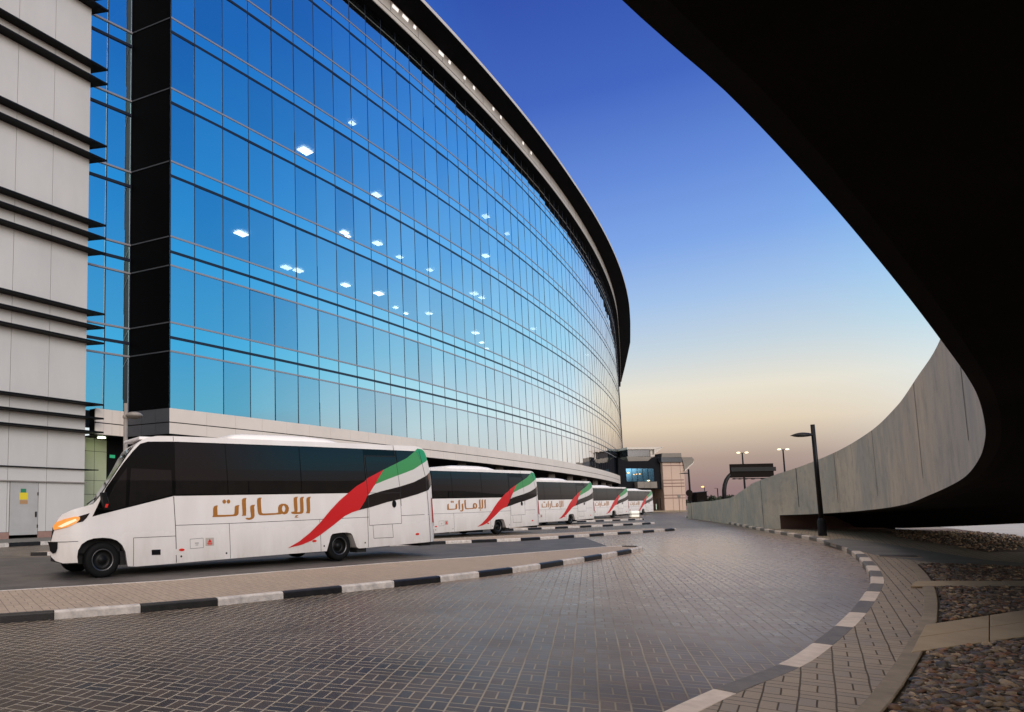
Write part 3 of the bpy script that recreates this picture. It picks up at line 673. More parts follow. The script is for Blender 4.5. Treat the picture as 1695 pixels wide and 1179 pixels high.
# lobby corner under the parapet: pale greenish panels, dark doorway, small lit signs
b = MB()
lobby = lambda u, off, z: (lambda p: (p[0], p[1], z))(Q0 + DW * u + NW * (off - .9))
for i in range(5):
    for j, (z0, z1) in enumerate(((.75, 2.7), (2.72, 3.4), (3.42, 4.9), (4.92, 5.6))):
        u0 = -.685 - .74 * (i + 1)
        b.loft([[lobby(u0 + .01, 0, z), lobby(u0 + .73, 0, z)] for z in (z0, z1)])
b.build('lobby_panel', mottled('lobby_cladding', (.42, .46, .30), (.36, .40, .27), 1, .45), bld)
b = MB(); b.loft([[lobby(-4.8, -.02, z), lobby(3.2, -.02, z)] for z in (.3, 5.6)]); b.build('doorway', M_BLACK, bld)
MB().hexa([lobby(-.52, .02, 4.62), lobby(-.22, .02, 4.62), lobby(-.22, .08, 4.62), lobby(-.52, .08, 4.62)], [lobby(-.52, .02, 4.78), lobby(-.22, .02, 4.78), lobby(-.22, .08, 4.78), lobby(-.52, .08, 4.78)]).build('exit_sign', M_EXITG, bld)
b = MB()
for du in (-.42, -.15):
    c0 = np.array(lobby(du, .04, 3.62)); pts = [c0 + np.array([DW[0], DW[1], 0]) * .11 * math.cos(a) + np.array([0, 0, .13 * math.sin(a)]) for a in np.linspace(0, 2 * math.pi, 17)]
    b.tube(pts, .03, 6)
b.build('lettering', M_TEAL, bld)
c0 = lobby(-1.5, .72, 5.57); MB().lathe([(0, 0), (.2, 0), (.2, -.04), (0, -.04)], c0, n=16).build('downlight', mat('downlight_glow', (1, 1, .9), .5, emit=(.85, 1, .6), es=9), bld)

# ------------------------------------------------------------------ panelled stair tower on the left
W0 = np.array([-12.82, 31.98]); ZB = .78
KW = .968
def wp(u, off, z): p = (W0 + DW * u) * KW + NW * off; return (p[0], p[1], 1.55 + (z - 1.55) * KW)
tow = empty('stair_tower', (W0[0] - 4, W0[1] + 2, ZB), 'pale grey panelled block with black horizontal fins at the left edge', 'building')
FINS = [36.6, 32.95, 32.2, 29.25, 28.5, 25.15, 24.35, 20.9, 20.12, 16.6, 15.92, 15.1, 11.9, 11.18, 10.38, 7.22, 6.52, 5.82, 3.93, 3.27]
US = [3.18, 1.12, -.80, -2.75, -4.7, -6.65, -8.6, -10.6]
b = MB(); zl = [ZB + .16] + sorted(FINS) + [40]
DU0, DU1 = -.66, .70
for u1, u0 in zip(US, US[1:]):
    for z0, z1 in zip(zl, zl[1:]):
        if z0 < 2: 
            segs = [(u0, u1)] if u1 < DU0 or u0 > DU1 else [(a, c) for a, c in ((u0, min(u1, DU0 - .02)), (max(u0, DU1 + .02), u1)) if c > a + .05]
            for a, c in segs: b.hexa([wp(a + .012, -.05, z0), wp(c - .012, -.05, z0), wp(c - .012, 0, z0), wp(a + .012, 0, z0)], [wp(a + .012, -.05, z1), wp(c - .012, -.05, z1), wp(c - .012, 0, z1), wp(a + .012, 0, z1)])
            continue
        b.hexa([wp(u0 + .012, -.05, z0 + .01), wp(u1 - .012, -.05, z0 + .01), wp(u1 - .012, 0, z0 + .01), wp(u0 + .012, 0, z0 + .01)], [wp(u0 + .012, -.05, z1 - .01), wp(u1 - .012, -.05, z1 - .01), wp(u1 - .012, 0, z1 - .01), wp(u0 + .012, 0, z1 - .01)])
b.build('cladding', M_PANEL, tow)
b = MB(); b.hexa([wp(-10.6, -.04, ZB), wp(3.17, -.04, ZB), wp(3.17, -.28, ZB), wp(3.17 - .5, -8, ZB), wp(-10.6, -8, ZB)], [wp(-10.6, -.04, 40), wp(3.17, -.04, 40), wp(3.17, -.28, 40), wp(3.17 - .5, -8, 40), wp(-10.6, -8, 40)]); b.build('wall', M_JOINT, tow)
for z in FINS:
    th = .085 if z > 5 else .05; d_ = .5 if z > 5 else .12; tip = .72 if z > 3.5 else .06
    L = [(-10.6, .001), (3.18, .001), (3.19, -.8 if tip > .1 else -.22), (3.18 + tip, d_), (-10.6, d_)]
    MB().hexa([wp(u, o_, z - th) for u, o_ in L], [wp(u, o_, z) for u, o_ in L]).build('fin', M_BLACK if z > 3.5 else M_POSTL, tow)
b = MB()
for a, c in ((-10.6, DU0 - .02), (DU1 + .02, 3.18)): b.hexa([wp(a, -.03, ZB - .25), wp(c, -.03, ZB - .25), wp(c, .006, ZB - .25), wp(a, .006, ZB - .25)], [wp(a, -.03, ZB + .15), wp(c, -.03, ZB + .15), wp(c, .006, ZB + .15), wp(a, .006, ZB + .15)])
b.build('plinth', M_PLINTH, tow)
door = MB().hexa([wp(DU0, -.03, ZB + .01), wp(DU1, -.03, ZB + .01), wp(DU1, .02, ZB + .01), wp(DU0, .02, ZB + .01)], [wp(DU0, -.03, 3.25), wp(DU1, -.03, 3.25), wp(DU1, .02, 3.25), wp(DU0, .02, 3.25)]).build('door', M_DOORM, tow, bevel=.01)
def on_door(name, u0, u1, z0, z1, m, t_=.026):
    MB().hexa([wp(u0, .02, z0), wp(u1, .02, z0), wp(u1, t_, z0), wp(u0, t_, z0)], [wp(u0, .02, z1), wp(u1, .02, z1), wp(u1, t_, z1), wp(u0, t_, z1)]).build(name, m, door)
on_door('sticker', -.17, .10, 2.72, 2.9, M_GRN); on_door('sticker', -.22, .18, 2.4, 2.72, M_YEL); on_door('sticker', -.2, .18, 2.2, 2.38, M_BRN)
on_door('handle', .56, .62, 1.6, 1.85, M_BLACK, .07); on_door('hinge', .66, .70, 2.6, 2.75, M_BLACK, .05); on_door('hinge', .66, .70, 1.1, 1.25, M_BLACK, .05)
# pavement along the tower and its kerb
K0 = [np.array([-20, 16.6]), np.array([-12.6, 25.6]), np.array([-11.2, 27.4]), np.array([-6, 33.2]), np.array([0, 40.5])]
rows = []
for p in polyline(K0, 1.0):
    q = p + np.array([-6.2, 4.6]); rows.append([(p[0], p[1], g(p[1]) + .15), (p[0] * .7 + q[0] * .3, p[1] * .7 + q[1] * .3, g(p[1]) * .6 + .4 * ZB + .05), (q[0], q[1], ZB + .005)])
tag(MB().loft(rows).build('pavement', M_PATH, smooth=True), kind='structure')
t = empty('roadside_kerb', (-11.2, 27.4, g(27)), 'black and white kerb along the pavement at the foot of the panelled block', 'kerb')
kb = MB(); kerb_run(kb, K0, .16, .155, 1.3, 0, (0, 1), .6, side=1); kb.build('kerb_block', [M_KW, M_KB], t, bevel=.006, seg=1)['kind'] = 'stuff'
# ------------------------------------------------------------------ coaches (x along the body from the front axle, y across, z up)
BW = 2.25
def yoff(u, z):                                # how far the near flank lies inside the widest plane
    o = 0.
    if u < -.25: o += .30 * ((-.25 - u) / .8) ** 2
    if u > 8.72: o += .16 * ((u - 8.72) / .38) ** 2
    if z > 1.65: o += .05 * ((z - 1.65) / 1.25) ** 2
    if z < .6: o += .02 * ((.6 - z) / .4) ** 2
    return o
CUT_U = (-.95, -.85, -.72, -.6, -.45, -.3, -.15, .2, .6, 8.75, 8.84, 8.93, 9.0)
CUT_Z = (.45, .6, 1.2, 1.7, 1.95, 2.2, 2.45, 2.65, 2.8)
def flat(poly, proud, name, m, parent, th=.0, far=False, mk=False):
    """a panel lying on the near flank, following its curvature"""
    bm = bmesh.new(); vs = [bm.verts.new((u, 0, z)) for u, z in poly]; bm.faces.new(vs)
    us = [p[0] for p in poly]; zs = [p[1] for p in poly]
    for c in CUT_U:
        if min(us) < c < max(us): bmesh.ops.bisect_plane(bm, geom=bm.verts[:] + bm.edges[:] + bm.faces[:], plane_co=(c, 0, 0), plane_no=(1, 0, 0))
    for c in CUT_Z:
        if min(zs) < c < max(zs): bmesh.ops.bisect_plane(bm, geom=bm.verts[:] + bm.edges[:] + bm.faces[:], plane_co=(0, 0, c), plane_no=(0, 0, 1))
    if th:
        r_ = bmesh.ops.extrude_face_region(bm, geom=bm.faces[:]); 
        for v in [e for e in r_['geom'] if isinstance(e, bmesh.types.BMVert)]: v.co.y = th
    for v in bm.verts: v.co.y = v.co.y + yoff(v.co.x, v.co.z) - proud
    if far:
        for v in bm.verts: v.co.y = BW - v.co.y; v.co.x = nose(v.co.x, v.co.y)
    bmesh.ops.triangulate(bm, faces=[f for f in bm.faces if len(f.verts) > 4])
    bmesh.ops.recalc_face_normals(bm, faces=bm.faces)
    me = bpy.data.meshes.new(name); bm.to_mesh(me); bm.free(); me.materials.append(m)
    o = bpy.data.objects.new(name, me); COL.objects.link(o); o.parent = parent; return o
def strip(mb, pts, wd, proud=.0025):           # a thin line drawn on the flank
    for (u0, z0), (u1, z1) in zip(pts, pts[1:]):
        d_ = np.array([u1 - u0, z1 - z0]); l = np.linalg.norm(d_); d_ /= l; n_ = np.array([-d_[1], d_[0]]) * wd / 2; k = max(1, int(l / .25))
        for i in range(k):
            a, c = np.array([u0, z0]) + d_ * l * i / k, np.array([u0, z0]) + d_ * l * (i + 1) / k
            mb.face([(p[0], yoff(*p) - proud, p[1]) for p in (a - n_, c - n_, c + n_, a + n_)])
def nose(u, y):                                # the blunt nose falls back towards its far corner
    return u + .235 * y * min(1, max(0, (2.2 - u) / 1.9))
PROFILE = [(-.51, .33), (-.80, .33), (-.94, .38), (-1.02, .46), (-1.04, .56), (-1.03, .74), (-1.0, .86), (-.97, .96), (-.945, 1.08), (-.90, 1.19), (-.82, 1.28), (-.65, 1.36), (-.43, 1.42), (-.22, 1.47), (-.12, 1.58), (.0, 1.74), (.26, 2.14), (.51, 2.5), (.62, 2.64), (.72, 2.745), (.82, 2.81), (.93, 2.86), (1.15, 2.90), (1.51, 2.91),
           (5, 2.905), (8.45, 2.895), (8.6, 2.87), (8.70, 2.83), (8.77, 2.75), (8.85, 2.55), (8.95, 2.2), (9.02, 1.86), (9.045, 1.52), (9.07, .84), (9.09, .42), (9.05, .33), (8.83, .32), (6.9, .275), (6.42, .265), (6.34, .30), (6.28, .44), (6.215, .60), (6.16, .655), (6.05, .675), (5.9, .68), (5.72, .67), (5.6, .655), (5.55, .60), (5.5, .45), (5.43, .25), (4.71, .245), (2.8, .22), (1.5, .195), (.66, .185), (.49, .20), (.47, .30), (.44, .50), (.37, .64), (.27, .73), (.14, .78), (-.02, .80), (-.2, .795), (-.33, .76), (-.44, .69), (-.51, .57), (-.525, .45)]
def make_coach():
    t = empty('coach', (0, 0, 0), 'x', 'bus')
    bm = bmesh.new(); bm.faces.new([bm.verts.new((u, 0, z)) for u, z in PROFILE])
    for c in CUT_U + (1.5, 3, 4.5, 6.6, 7.7): bmesh.ops.bisect_plane(bm, geom=bm.verts[:] + bm.edges[:] + bm.faces[:], plane_co=(c, 0, 0), plane_no=(1, 0, 0))
    for c in CUT_Z: bmesh.ops.bisect_plane(bm, geom=bm.verts[:] + bm.edges[:] + bm.faces[:], plane_co=(0, 0, c), plane_no=(0, 0, 1))
    r_ = bmesh.ops.extrude_face_region(bm, geom=bm.faces[:])
    far = {e for e in r_['geom'] if isinstance(e, bmesh.types.BMVert)}
    for v in bm.verts:
        o = yoff(v.co.x, v.co.z); v.co.y = BW - o if v in far else o; v.co.x = nose(v.co.x, v.co.y)
    # rounded shoulders: pull the rim in a little where roof and nose meet the flank
    bmesh.ops.triangulate(bm, faces=[f for f in bm.faces if len(f.verts) > 4]); bmesh.ops.recalc_face_normals(bm, faces=bm.faces)
    me = bpy.data.meshes.new('body'); bm.to_mesh(me); bm.free(); me.materials.append(M_WHITE)
    body = bpy.data.objects.new('body', me); COL.objects.link(body); body.parent = t
    bv = body.modifiers.new('bevel', 'BEVEL'); bv.width = .055; bv.segments = 4; bv.limit_method = 'ANGLE'; bv.angle_limit = R(50)
    me.polygons.foreach_set('use_smooth', [True] * len(me.polygons))
    me.set_sharp_from_angle(angle=R(35)) if hasattr(me, 'set_sharp_from_angle') else None
    # glazing: a black band with separate panes on it
    BANDP = [(1.51, 2.79), (.94, 2.77), (.77, 2.72), (.60, 2.55), (.37, 2.27), (.04, 1.80), (-.235, 1.225), (-.09, 1.262), (1.49, 1.62), (6.74, 1.65), (8.4, 1.66), (8.5, 2.3), (8.5, 2.76), (5, 2.785)]
    flat(BANDP, .004, 'glazing_band', M_BGLASS, t)
    flat([(p[0], p[1]) for p in BANDP], .004, 'glazing_band', M_BGLASS, t, far=True)
    W = lambda p, nm='window': flat(p, .010, nm, M_BGLASS2, t, th=.005)
    cab = W([(.57, 2.2), (1.44, 2.17), (1.455, 1.66), (.66, 1.46), (.50, 1.42)], 'cab_window')
    flat([(.47, 2.2), (.44, 1.42), (.10, 1.33), (-.02, 1.36), (.22, 1.85)], .010, 'quarter_window', M_BGLASS2, t, th=.005)
    W([(1.54, 2.765), (1.53, 1.655), (2.77, 1.66), (2.725, 2.765)]); W([(2.75, 2.765), (2.79, 1.66), (4.72, 1.665), (4.69, 2.765)])
    W([(4.72, 2.765), (4.745, 1.665), (6.68, 1.67), (6.63, 2.765)]); W([(6.70, 2.58), (6.74, 1.67), (7.77, 1.67), (7.70, 2.58)]); W([(7.74, 2.75), (7.8, 1.9), (8.42, 1.9), (8.47, 2.74)])
    # windscreen across the sloping front, rear window
    mb = MB(); n = 10
    for (a, c) in ((( -.20, 1.50), (.02, 1.79)), ((.02, 1.79), (.27, 2.17)), ((.27, 2.17), (.52, 2.53)), ((.52, 2.53), (.66, 2.70))):
        d_ = np.array([c[0] - a[0], c[1] - a[1]]); d_ /= np.linalg.norm(d_); n_ = np.array([-d_[1], d_[0]]) * .008
        mb.loft([[(nose(p[0] + n_[0], y), y, p[1] + n_[1]) for p in (a, c)] for y in np.linspace(.2, BW - .2, n)])
    mb.build('windscreen', M_BGLASS, t, world=False)
    MB().loft([[(8.86, y, 2.55), (8.96, y, 2.2), (9.035, y, 1.8)] for y in (.35, 1.1, BW - .35)]).build('rear_window', M_BGLASS, t, world=False)
    # flag swooshes
    RED = [(4.313, .381), (4.63, .521), (4.938, .712), (5.254, .956), (5.538, 1.223), (5.827, 1.462), (6.12, 1.657), (6.376, 1.822), (6.635, 1.94), (6.724, 2.018), (7.033, 2.146), (7.279, 2.245), (7.093, 2.027), (6.931, 1.821), (6.794, 1.652), (6.636, 1.451), (6.437, 1.221), (6.226, 1.175), (5.976, 1.082), (5.645, .88), (5.244, .653), (4.97, .522), (4.703, .44)]
    GRN = [(7.275, 2.245), (7.715, 2.414), (8.091, 2.562), (8.408, 2.755), (8.50, 2.70), (8.56, 2.58), (8.625, 2.42), (8.311, 2.263), (7.979, 2.164), (7.746, 2.099), (7.379, 1.993), (6.977, 1.866), (7.093, 2.027)]
    CAP = [(8.41, 2.757), (8.50, 2.832), (8.66, 2.815), (8.74, 2.76), (8.80, 2.64), (8.84, 2.525), (8.65, 2.43), (8.632, 2.42), (8.57, 2.58), (8.51, 2.70)]
    WHT = [(6.977, 1.866), (7.379, 1.993), (7.746, 2.099), (7.979, 2.164), (8.311, 2.263), (8.654, 2.429), (8.84, 2.52), (8.935, 2.212), (8.732, 2.088), (8.294, 1.925), (7.777, 1.802), (7.144, 1.684), (6.706, 1.579), (6.794, 1.652), (6.931, 1.821)]
    BLK = [(6.706, 1.579), (7.144, 1.684), (7.777, 1.802), (8.294, 1.925), (8.732, 2.088), (8.933, 2.208), (8.985, 2.06), (9.02, 1.88), (8.808, 1.71), (8.419, 1.606), (7.853, 1.488), (7.353, 1.408), (6.779, 1.281), (6.437, 1.221), (6.636, 1.451)]
    FW2 = [(6.95, 1.68), (7.3, 1.70), (8.0, 1.86), (8.5, 2.02), (8.5, 1.66), (6.74, 1.655)]
    for nm, P, m in (('red_swoosh', RED, M_RED), ('green_swoosh', GRN, M_GREEN), ('green_cap', CAP, M_GREEN2), ('white_swoosh', WHT, M_FWHITE), ('black_swoosh', BLK, M_FBLACK)):
        flat(P, .0135, nm, m, t)
    flat([(6.74, 1.655), (8.40, 1.66), (8.45, 1.9), (7.6, 1.76), (6.72, 1.58)], .0125, 'belt_fill', M_WHITE, t)
    # the word on the flank
    T = [[(2.524,1.407),(2.472,1.4),(2.428,1.378),(2.41,1.339),(2.408,1.191),(2.387,1.149),(2.668,1.148),(2.898,1.155),(2.979,1.161),(3.024,1.184),(3.039,1.223),(3.045,1.359),(3.064,1.403),(3.01,1.399),(2.965,1.389),(2.941,1.361),(2.936,1.265),(2.929,1.21),(2.899,1.192),(2.722,1.191),(2.516,1.193),(2.511,1.353)],[(3.248,1.56),(3.194,1.557),(3.148,1.546),(3.126,1.515),(3.124,1.422),(3.134,1.293),(3.136,1.189),(3.114,1.158),(3.226,1.16),(3.232,1.291),(3.228,1.452),(3.229,1.516)],[(3.463,1.403),(3.392,1.401),(3.346,1.383),(3.332,1.346),(3.338,1.257),(3.351,1.16),(3.346,1.12),(3.304,1.108),(3.249,1.114),(3.212,1.107),(3.225,1.08),(3.294,1.062),(3.367,1.071),(3.423,1.102),(3.446,1.15),(3.445,1.271),(3.438,1.352)],
    [(3.638,1.564),(3.572,1.561),(3.525,1.542),(3.513,1.497),(3.518,1.367),(3.528,1.253),(3.546,1.188),(3.582,1.162),(3.666,1.155),(3.951,1.162),(4.134,1.169),(4.173,1.181),(4.241,1.163),(4.32,1.186),(4.361,1.244),(4.369,1.318),(4.335,1.378),(4.267,1.412),(4.17,1.413),(4.101,1.386),(4.07,1.324),(4.072,1.212),(4.01,1.201),(3.667,1.198),(3.634,1.218),(3.623,1.332),(3.617,1.463),(3.618,1.52)],
    [(4.624,1.575),(4.548,1.567),(4.507,1.543),(4.502,1.484),(4.508,1.349),(4.519,1.249),(4.509,1.224),(4.419,1.217),(4.448,1.175),(4.537,1.164),(4.717,1.169),(4.768,1.193),(4.781,1.26),(4.78,1.396),(4.772,1.514),(4.8,1.57),(4.729,1.566),(4.684,1.541),(4.678,1.482),(4.682,1.33),(4.683,1.237),(4.668,1.212),(4.594,1.21),(4.61,1.264),(4.607,1.398),(4.601,1.516)],[(4.626,1.137),(4.556,1.134),(4.53,1.114),(4.555,1.097),(4.505,1.081),(4.624,1.082),(4.625,1.095),(4.571,1.097),(4.585,1.116),(4.616,1.121)],[(4.994,1.572),(4.922,1.564),(4.87,1.539),(4.862,1.479),(4.868,1.343),(4.871,1.233),(4.839,1.178),(4.951,1.172),(4.967,1.239),(4.968,1.393),(4.965,1.512)]]
    for c in ((2.684, 1.484), (2.788, 1.484)): T.append([(c[0] + .046 * math.cos(a), c[1] + .046 * math.sin(a)) for a in np.linspace(0, 2 * math.pi, 13)[:-1]])
    MEEM = T[3]; HOLE = [(4.225, 1.213), (4.190, 1.245), (4.176, 1.296), (4.192, 1.35), (4.225, 1.378), (4.255, 1.35), (4.272, 1.296), (4.256, 1.245)]
    bm = bmesh.new()
    from mathutils.geometry import tessellate_polygon
    for P in T:
        loops = [P] if P is not MEEM else [P, HOLE]
        vs = [bm.verts.new((u, yoff(u, z) - .004, z)) for L in loops for u, z in L]
        for f in tessellate_polygon([[Vector((u, z, 0)) for u, z in L] for L in loops]): bm.faces.new([vs[i] for i in f])
    bmesh.ops.recalc_face_normals(bm, faces=bm.faces[:]); me = bpy.data.meshes.new('lettering'); bm.to_mesh(me); bm.free(); me.materials.append(M_GOLD)
    o = bpy.data.objects.new('lettering', me); COL.objects.link(o); o.parent = t
    # panel gaps
    s = MB(); s1 = .011
    strip(s, [(1.508, 2.90), (1.511, 2.80)], s1); strip(s, [(1.49, 1.61), (1.528, .952), (1.548, .21)], .016, .0025)
    strip(s, [(.612, .20), (.609, .77), (1.526, .772)], s1); strip(s, [(1.525, .997), (2.801, .998), (3.738, 1.006), (5.236, 1.02), (6.74, 1.037)], s1); strip(s, [(2.80, .997), (2.826, .226)], s1)
    strip(s, [(5.236, 1.02), (5.262, .252)], s1); strip(s, [(6.70, 1.645), (6.705, .28)], .014); strip(s, [(6.75, 1.3), (6.751, .828), (7.823, .846), (7.815, 1.64)], s1)
    strip(s, [(6.866, .822), (6.883, .498), (7.525, .495), (7.504, .835)], s1); strip(s, [(7.823, 1.047), (8.797, 1.058)], s1)
    s.build('panel_seam', M_SEAM, t, fix=False, world=False)
    s = MB(); strip(s, [(6.659, 2.59), (6.69, 2.1), (6.745, 1.28)], .018, .0155); strip(s, [(6.66, 2.591), (7.701, 2.6), (7.76, 2.1), (7.81, 1.65), (7.82, 1.3)], .012, .0155); strip(s, [(6.75, 1.646), (7.81, 1.645)], .010, .0155)
    strip(s, [(8.55, 2.78), (8.63, 2.42), (8.72, 2.05), (8.76, 1.6), (8.797, 1.05), (8.827, .31)], .014, .0155); strip(s, [(7.655, 2.895), (7.66, 2.8), (7.70, 2.6)], s1, .0155)
    s.build('door_seam', M_SEAM, t, fix=False, world=False)
    # small fittings
    ell = lambda c, a, b2: [(c[0] + a * math.cos(k), c[1] + b2 * math.sin(k)) for k in np.linspace(0, 2 * math.pi, 15)[:-1]]
    flat(ell((7.585, 1.355), .065, .095), .022, 'door_handle', M_BLACK, t, th=.02)
    for c in ((1.664, .475), (5.065, .511), (8.354, .548)): flat(ell(c, .065, .028), .012, 'side_marker', M_REFL, t, th=.01)
    s = MB()
    for c in ((1.656, .336), (2.726, .347), (5.352, .377), (6.602, .40)): s.face([(u, yoff(u, z) - .003, z) for u, z in ell(c, .022, .022)])
    s.build('jack_point', M_SEAM, t, fix=False, world=False)
    flat([(.993, .508), (1.191, .506), (1.191, .395), (.999, .40)], .006, 'step_recess', M_BLACK, t)
    s = MB(); strip(s, [(1.857, .691), (2.163, .701), (2.172, .496), (1.862, .488), (1.857, .691)], .007); s.build('fuel_flap', M_SEAM, t, fix=False, world=False)
    s = MB(); strip(s, [(1.97, .60), (2.06, .60)], .02); strip(s, [(1.98, .56), (2.05, .56)], .015); s.build('flap_print', mat('print_grey', (.3, .28, .26), .6), t, fix=False, world=False)
    wrn = flat([(2.22, .70), (2.42, .70), (2.42, .53), (2.22, .53)], .003, 'warning_sticker', mat('sticker_grey', (.45, .40, .35), .5), t)
    s = MB(); s.face([(u, yoff(u, z) - .005, z) for u, z in ((2.27, .60), (2.32, .68), (2.37, .60))]); strip(s, [(2.26, .58), (2.38, .58)], .02, .005); strip(s, [(2.27, .55), (2.37, .55)], .014, .005); s.build('warning_print', M_REFL, wrn, fix=False, world=False)
    # lamps
    hl = flat([(-.93, .985), (-.945, 1.05), (-.885, 1.135), (-.741, 1.196), (-.562, 1.236), (-.475, 1.228), (-.475, 1.178), (-.536, 1.112), (-.689, 1.035)], .012, 'headlight', M_AMBER, t, th=.012)
    flat([(-.86, 1.05), (-.72, 1.13), (-.56, 1.19), (-.53, 1.16), (-.68, 1.08), (-.80, 1.03)], .018, 'lens', M_LAMPG, hl)
    flat([(-.498, 1.238), (-.289, 1.298), (-.341, 1.212), (-.419, 1.135), (-.561, 1.105), (-.472, 1.176)], .010, 'headlight_trim', M_FBLACK, t, th=.008)
    flat([(-1.025, .758), (-.859, .75), (-.863, .623), (-.887, .547), (-.937, .525), (-.985, .578), (-1.0, .68)], .008, 'air_intake', M_BLACK, t, th=.006)
    s = MB(); strip(s, [(-1.02, .75), (-.7, .745), (-.5, .75)], s1); s.build('bumper_seam', M_SEAM, t, fix=False, world=False)
    MB().hexa([(nose(a, y), y, .62) for a, y in ((-1.048, .55), (-1.048, BW - .55), (-1.03, BW - .55), (-1.03, .55))], [(nose(a, y), y, 1.02) for a, y in ((-1.0, .6), (-1.0, BW - .6), (-.96, BW - .6), (-.96, .6))]).build('grille', M_BLACK, t, world=False)
    tl = MB().hexa([(8.985, .02, .83), (9.075, .14, .83), (9.07, .20, .83), (8.985, .1, .83)], [(8.955, .02, 1.50), (9.052, .14, 1.50), (9.045, .20, 1.50), (8.955, .1, 1.50)]).build('tail_light', M_TAIL, t, bevel=.01, world=False)
    flat([(8.80, 2.12), (8.9, 2.18), (8.95, 2.0), (8.87, 1.9)], .016, 'rear_marker', mat('smoked_amber', (.12, .04, .015), .15), t)
    flat([(9.0, 1.2), (9.02, 1.2), (9.02, 1.1), (9.0, 1.1)], .01, 'rear_latch', M_SEAM, t)
    # mirror
    mr_ = MB(); mr_.hexa([(-.06, -.20, 1.40), (.04, -.20, 1.40), (.05, -.03, 1.40), (-.06, -.03, 1.40)], [(-.10, -.20, 1.70), (.0, -.20, 1.70), (.0, -.03, 1.70), (-.10, -.03, 1.70)]); mr_.tube([(.02, -.05, 1.5), (.1, .02, 1.45)], .03, 8)
    mo = mr_.build('mirror', M_BLACK, t, bevel=.025, seg=3, world=False)
    MB().hexa([(.043, -.18, 1.47), (.047, -.18, 1.47), (.05, -.05, 1.47), (.046, -.05, 1.47)], [(.012, -.18, 1.62), (.016, -.18, 1.62), (.016, -.05, 1.62), (.012, -.05, 1.62)]).build('mirror_glass', mat('mirror_silver', (.5, .5, .5), .05, 1.), mo, world=False)
    flat([(-.03, 1.47), (.025, 1.47), (.0, 1.40), (-.05, 1.40)], .215, 'indicator', M_REFL, t)
    MB().tube([(-.2, .5, 1.48), (.12, 1.0, 1.62)], .012, 6).build('wiper', M_BLACK, t, world=False)
    # roof unit
    A = [(2.93, 2.90), (2.95, 2.96), (3.15, 3.05), (3.4, 3.075), (4.4, 3.085), (5.2, 3.08), (5.75, 3.04), (6.05, 2.98), (6.25, 2.90)]
    ac = MB(); rows = []
    for y, k in ((.28, .0), (.33, .55), (.42, .88), (.55, 1.0), (BW - .55, 1.0), (BW - .42, .88), (BW - .33, .55), (BW - .28, 0)): rows.append([(u, y, 2.895 + (z - 2.895) * k) for u, z in A])
    aco = ac.loft(rows).build('roof_unit', M_WHITE2, t, smooth=True, world=False)
    s = MB()
    for a, c in ((3.75, 4.25), (4.42, 4.46), (4.5, 4.54), (4.58, 4.64), (4.67, 4.72), (4.75, 4.80), (4.9, 5.3)): s.face([(a, .372, 2.999), (c, .372, 2.999), (c, .398, 3.031), (a, .398, 3.031)])
    s.build('roof_print', M_REFL, aco, fix=False, world=False)
    MB().box((.95, .6, 2.87), (1.35, BW - .6, 2.94)).build('roof_hatch', M_WHITE2, t, bevel=.02, world=False); MB().box((6.9, .7, 2.88), (7.5, BW - .7, 2.95)).build('roof_hatch', M_WHITE2, t, bevel=.02, world=False)
    # running gear
    c = MB(); c.box((-.45, .28, .50), (.42, BW - .28, .79)).box((5.5, .28, .45), (6.25, BW - .28, .66)).box((.4, .22, .22), (5.5, BW - .22, .5)).box((6.25, .3, .3), (8.8, BW - .3, .5)).box((-.6, .4, .28), (-.2, BW - .4, .5)).box((6.42, .12, .16), (6.72, .42, .29)).box((8.62, .2, .22), (9.0, BW - .2, .33))
    c.build('chassis', M_CHAS, t, world=False)
    for u in (0., 5.86):
        for y, sg in ((.07, 1), (BW - .07, -1)):
            r0 = .355; pr = [(.20, .02), (.235, .0), (.30, .0), (.335, .012), (r0, .04), (r0, .19), (.335, .22), (.20, .22)]
            ty = MB().lathe([(r_, h * sg) for r_, h in pr], (u, y, r0), 'y', 32).build('wheel', M_TYRE, t, smooth=True, world=False)
            MB().lathe([(r_, h * sg) for r_, h in [(.196, .02), (.212, .004), (.222, .006), (.222, .02)]], (u, y, r0), 'y', 32).build('rim', M_RING, ty, smooth=True, world=False)
            hub = [(0, .05), (.06, .05), (.075, .075), (.15, .09), (.175, .06), (.196, .02)] if u < 1 else [(0, .02), (.07, .025), (.09, .10), (.14, .13), (.17, .11), (.196, .02)]
            MB().lathe([(r_, h * sg) for r_, h in hub], (u, y, r0), 'y', 32).build('hub', M_RIM, ty, smooth=True, world=False)
    return t
COACH = [((-3.989, 14.031, .338), 32.9, .0106, 'nearest white coach, seen whole from its lit amber headlamp to its red tail lamp'),
         ((4.16, 27.93, .463), 37.2, .0077, 'second white coach of the row, directly behind the tail of the nearest one'),
         ((13.34, 42.95, .569), 38.97, .0053, 'third and middle white coach of the row of five'),
         ((24.985, 62.57, .707), 39.4, .0079, 'fourth white coach of the row, with only its last window and tail showing'),
         ((35.9, 78.8, .822), 41.6, .0077, 'last and smallest white coach of the row, beside the far pinkish pavilion')]
proto = make_coach()
for i, (p, az, ti, lab) in enumerate(COACH):
    o = proto if i == 0 else copy_tree(proto)
    o.location = p; o.rotation_euler = (0, -ti, R(az)); tag(o, lab, 'bus', 'white coaches parked in a slanting row')
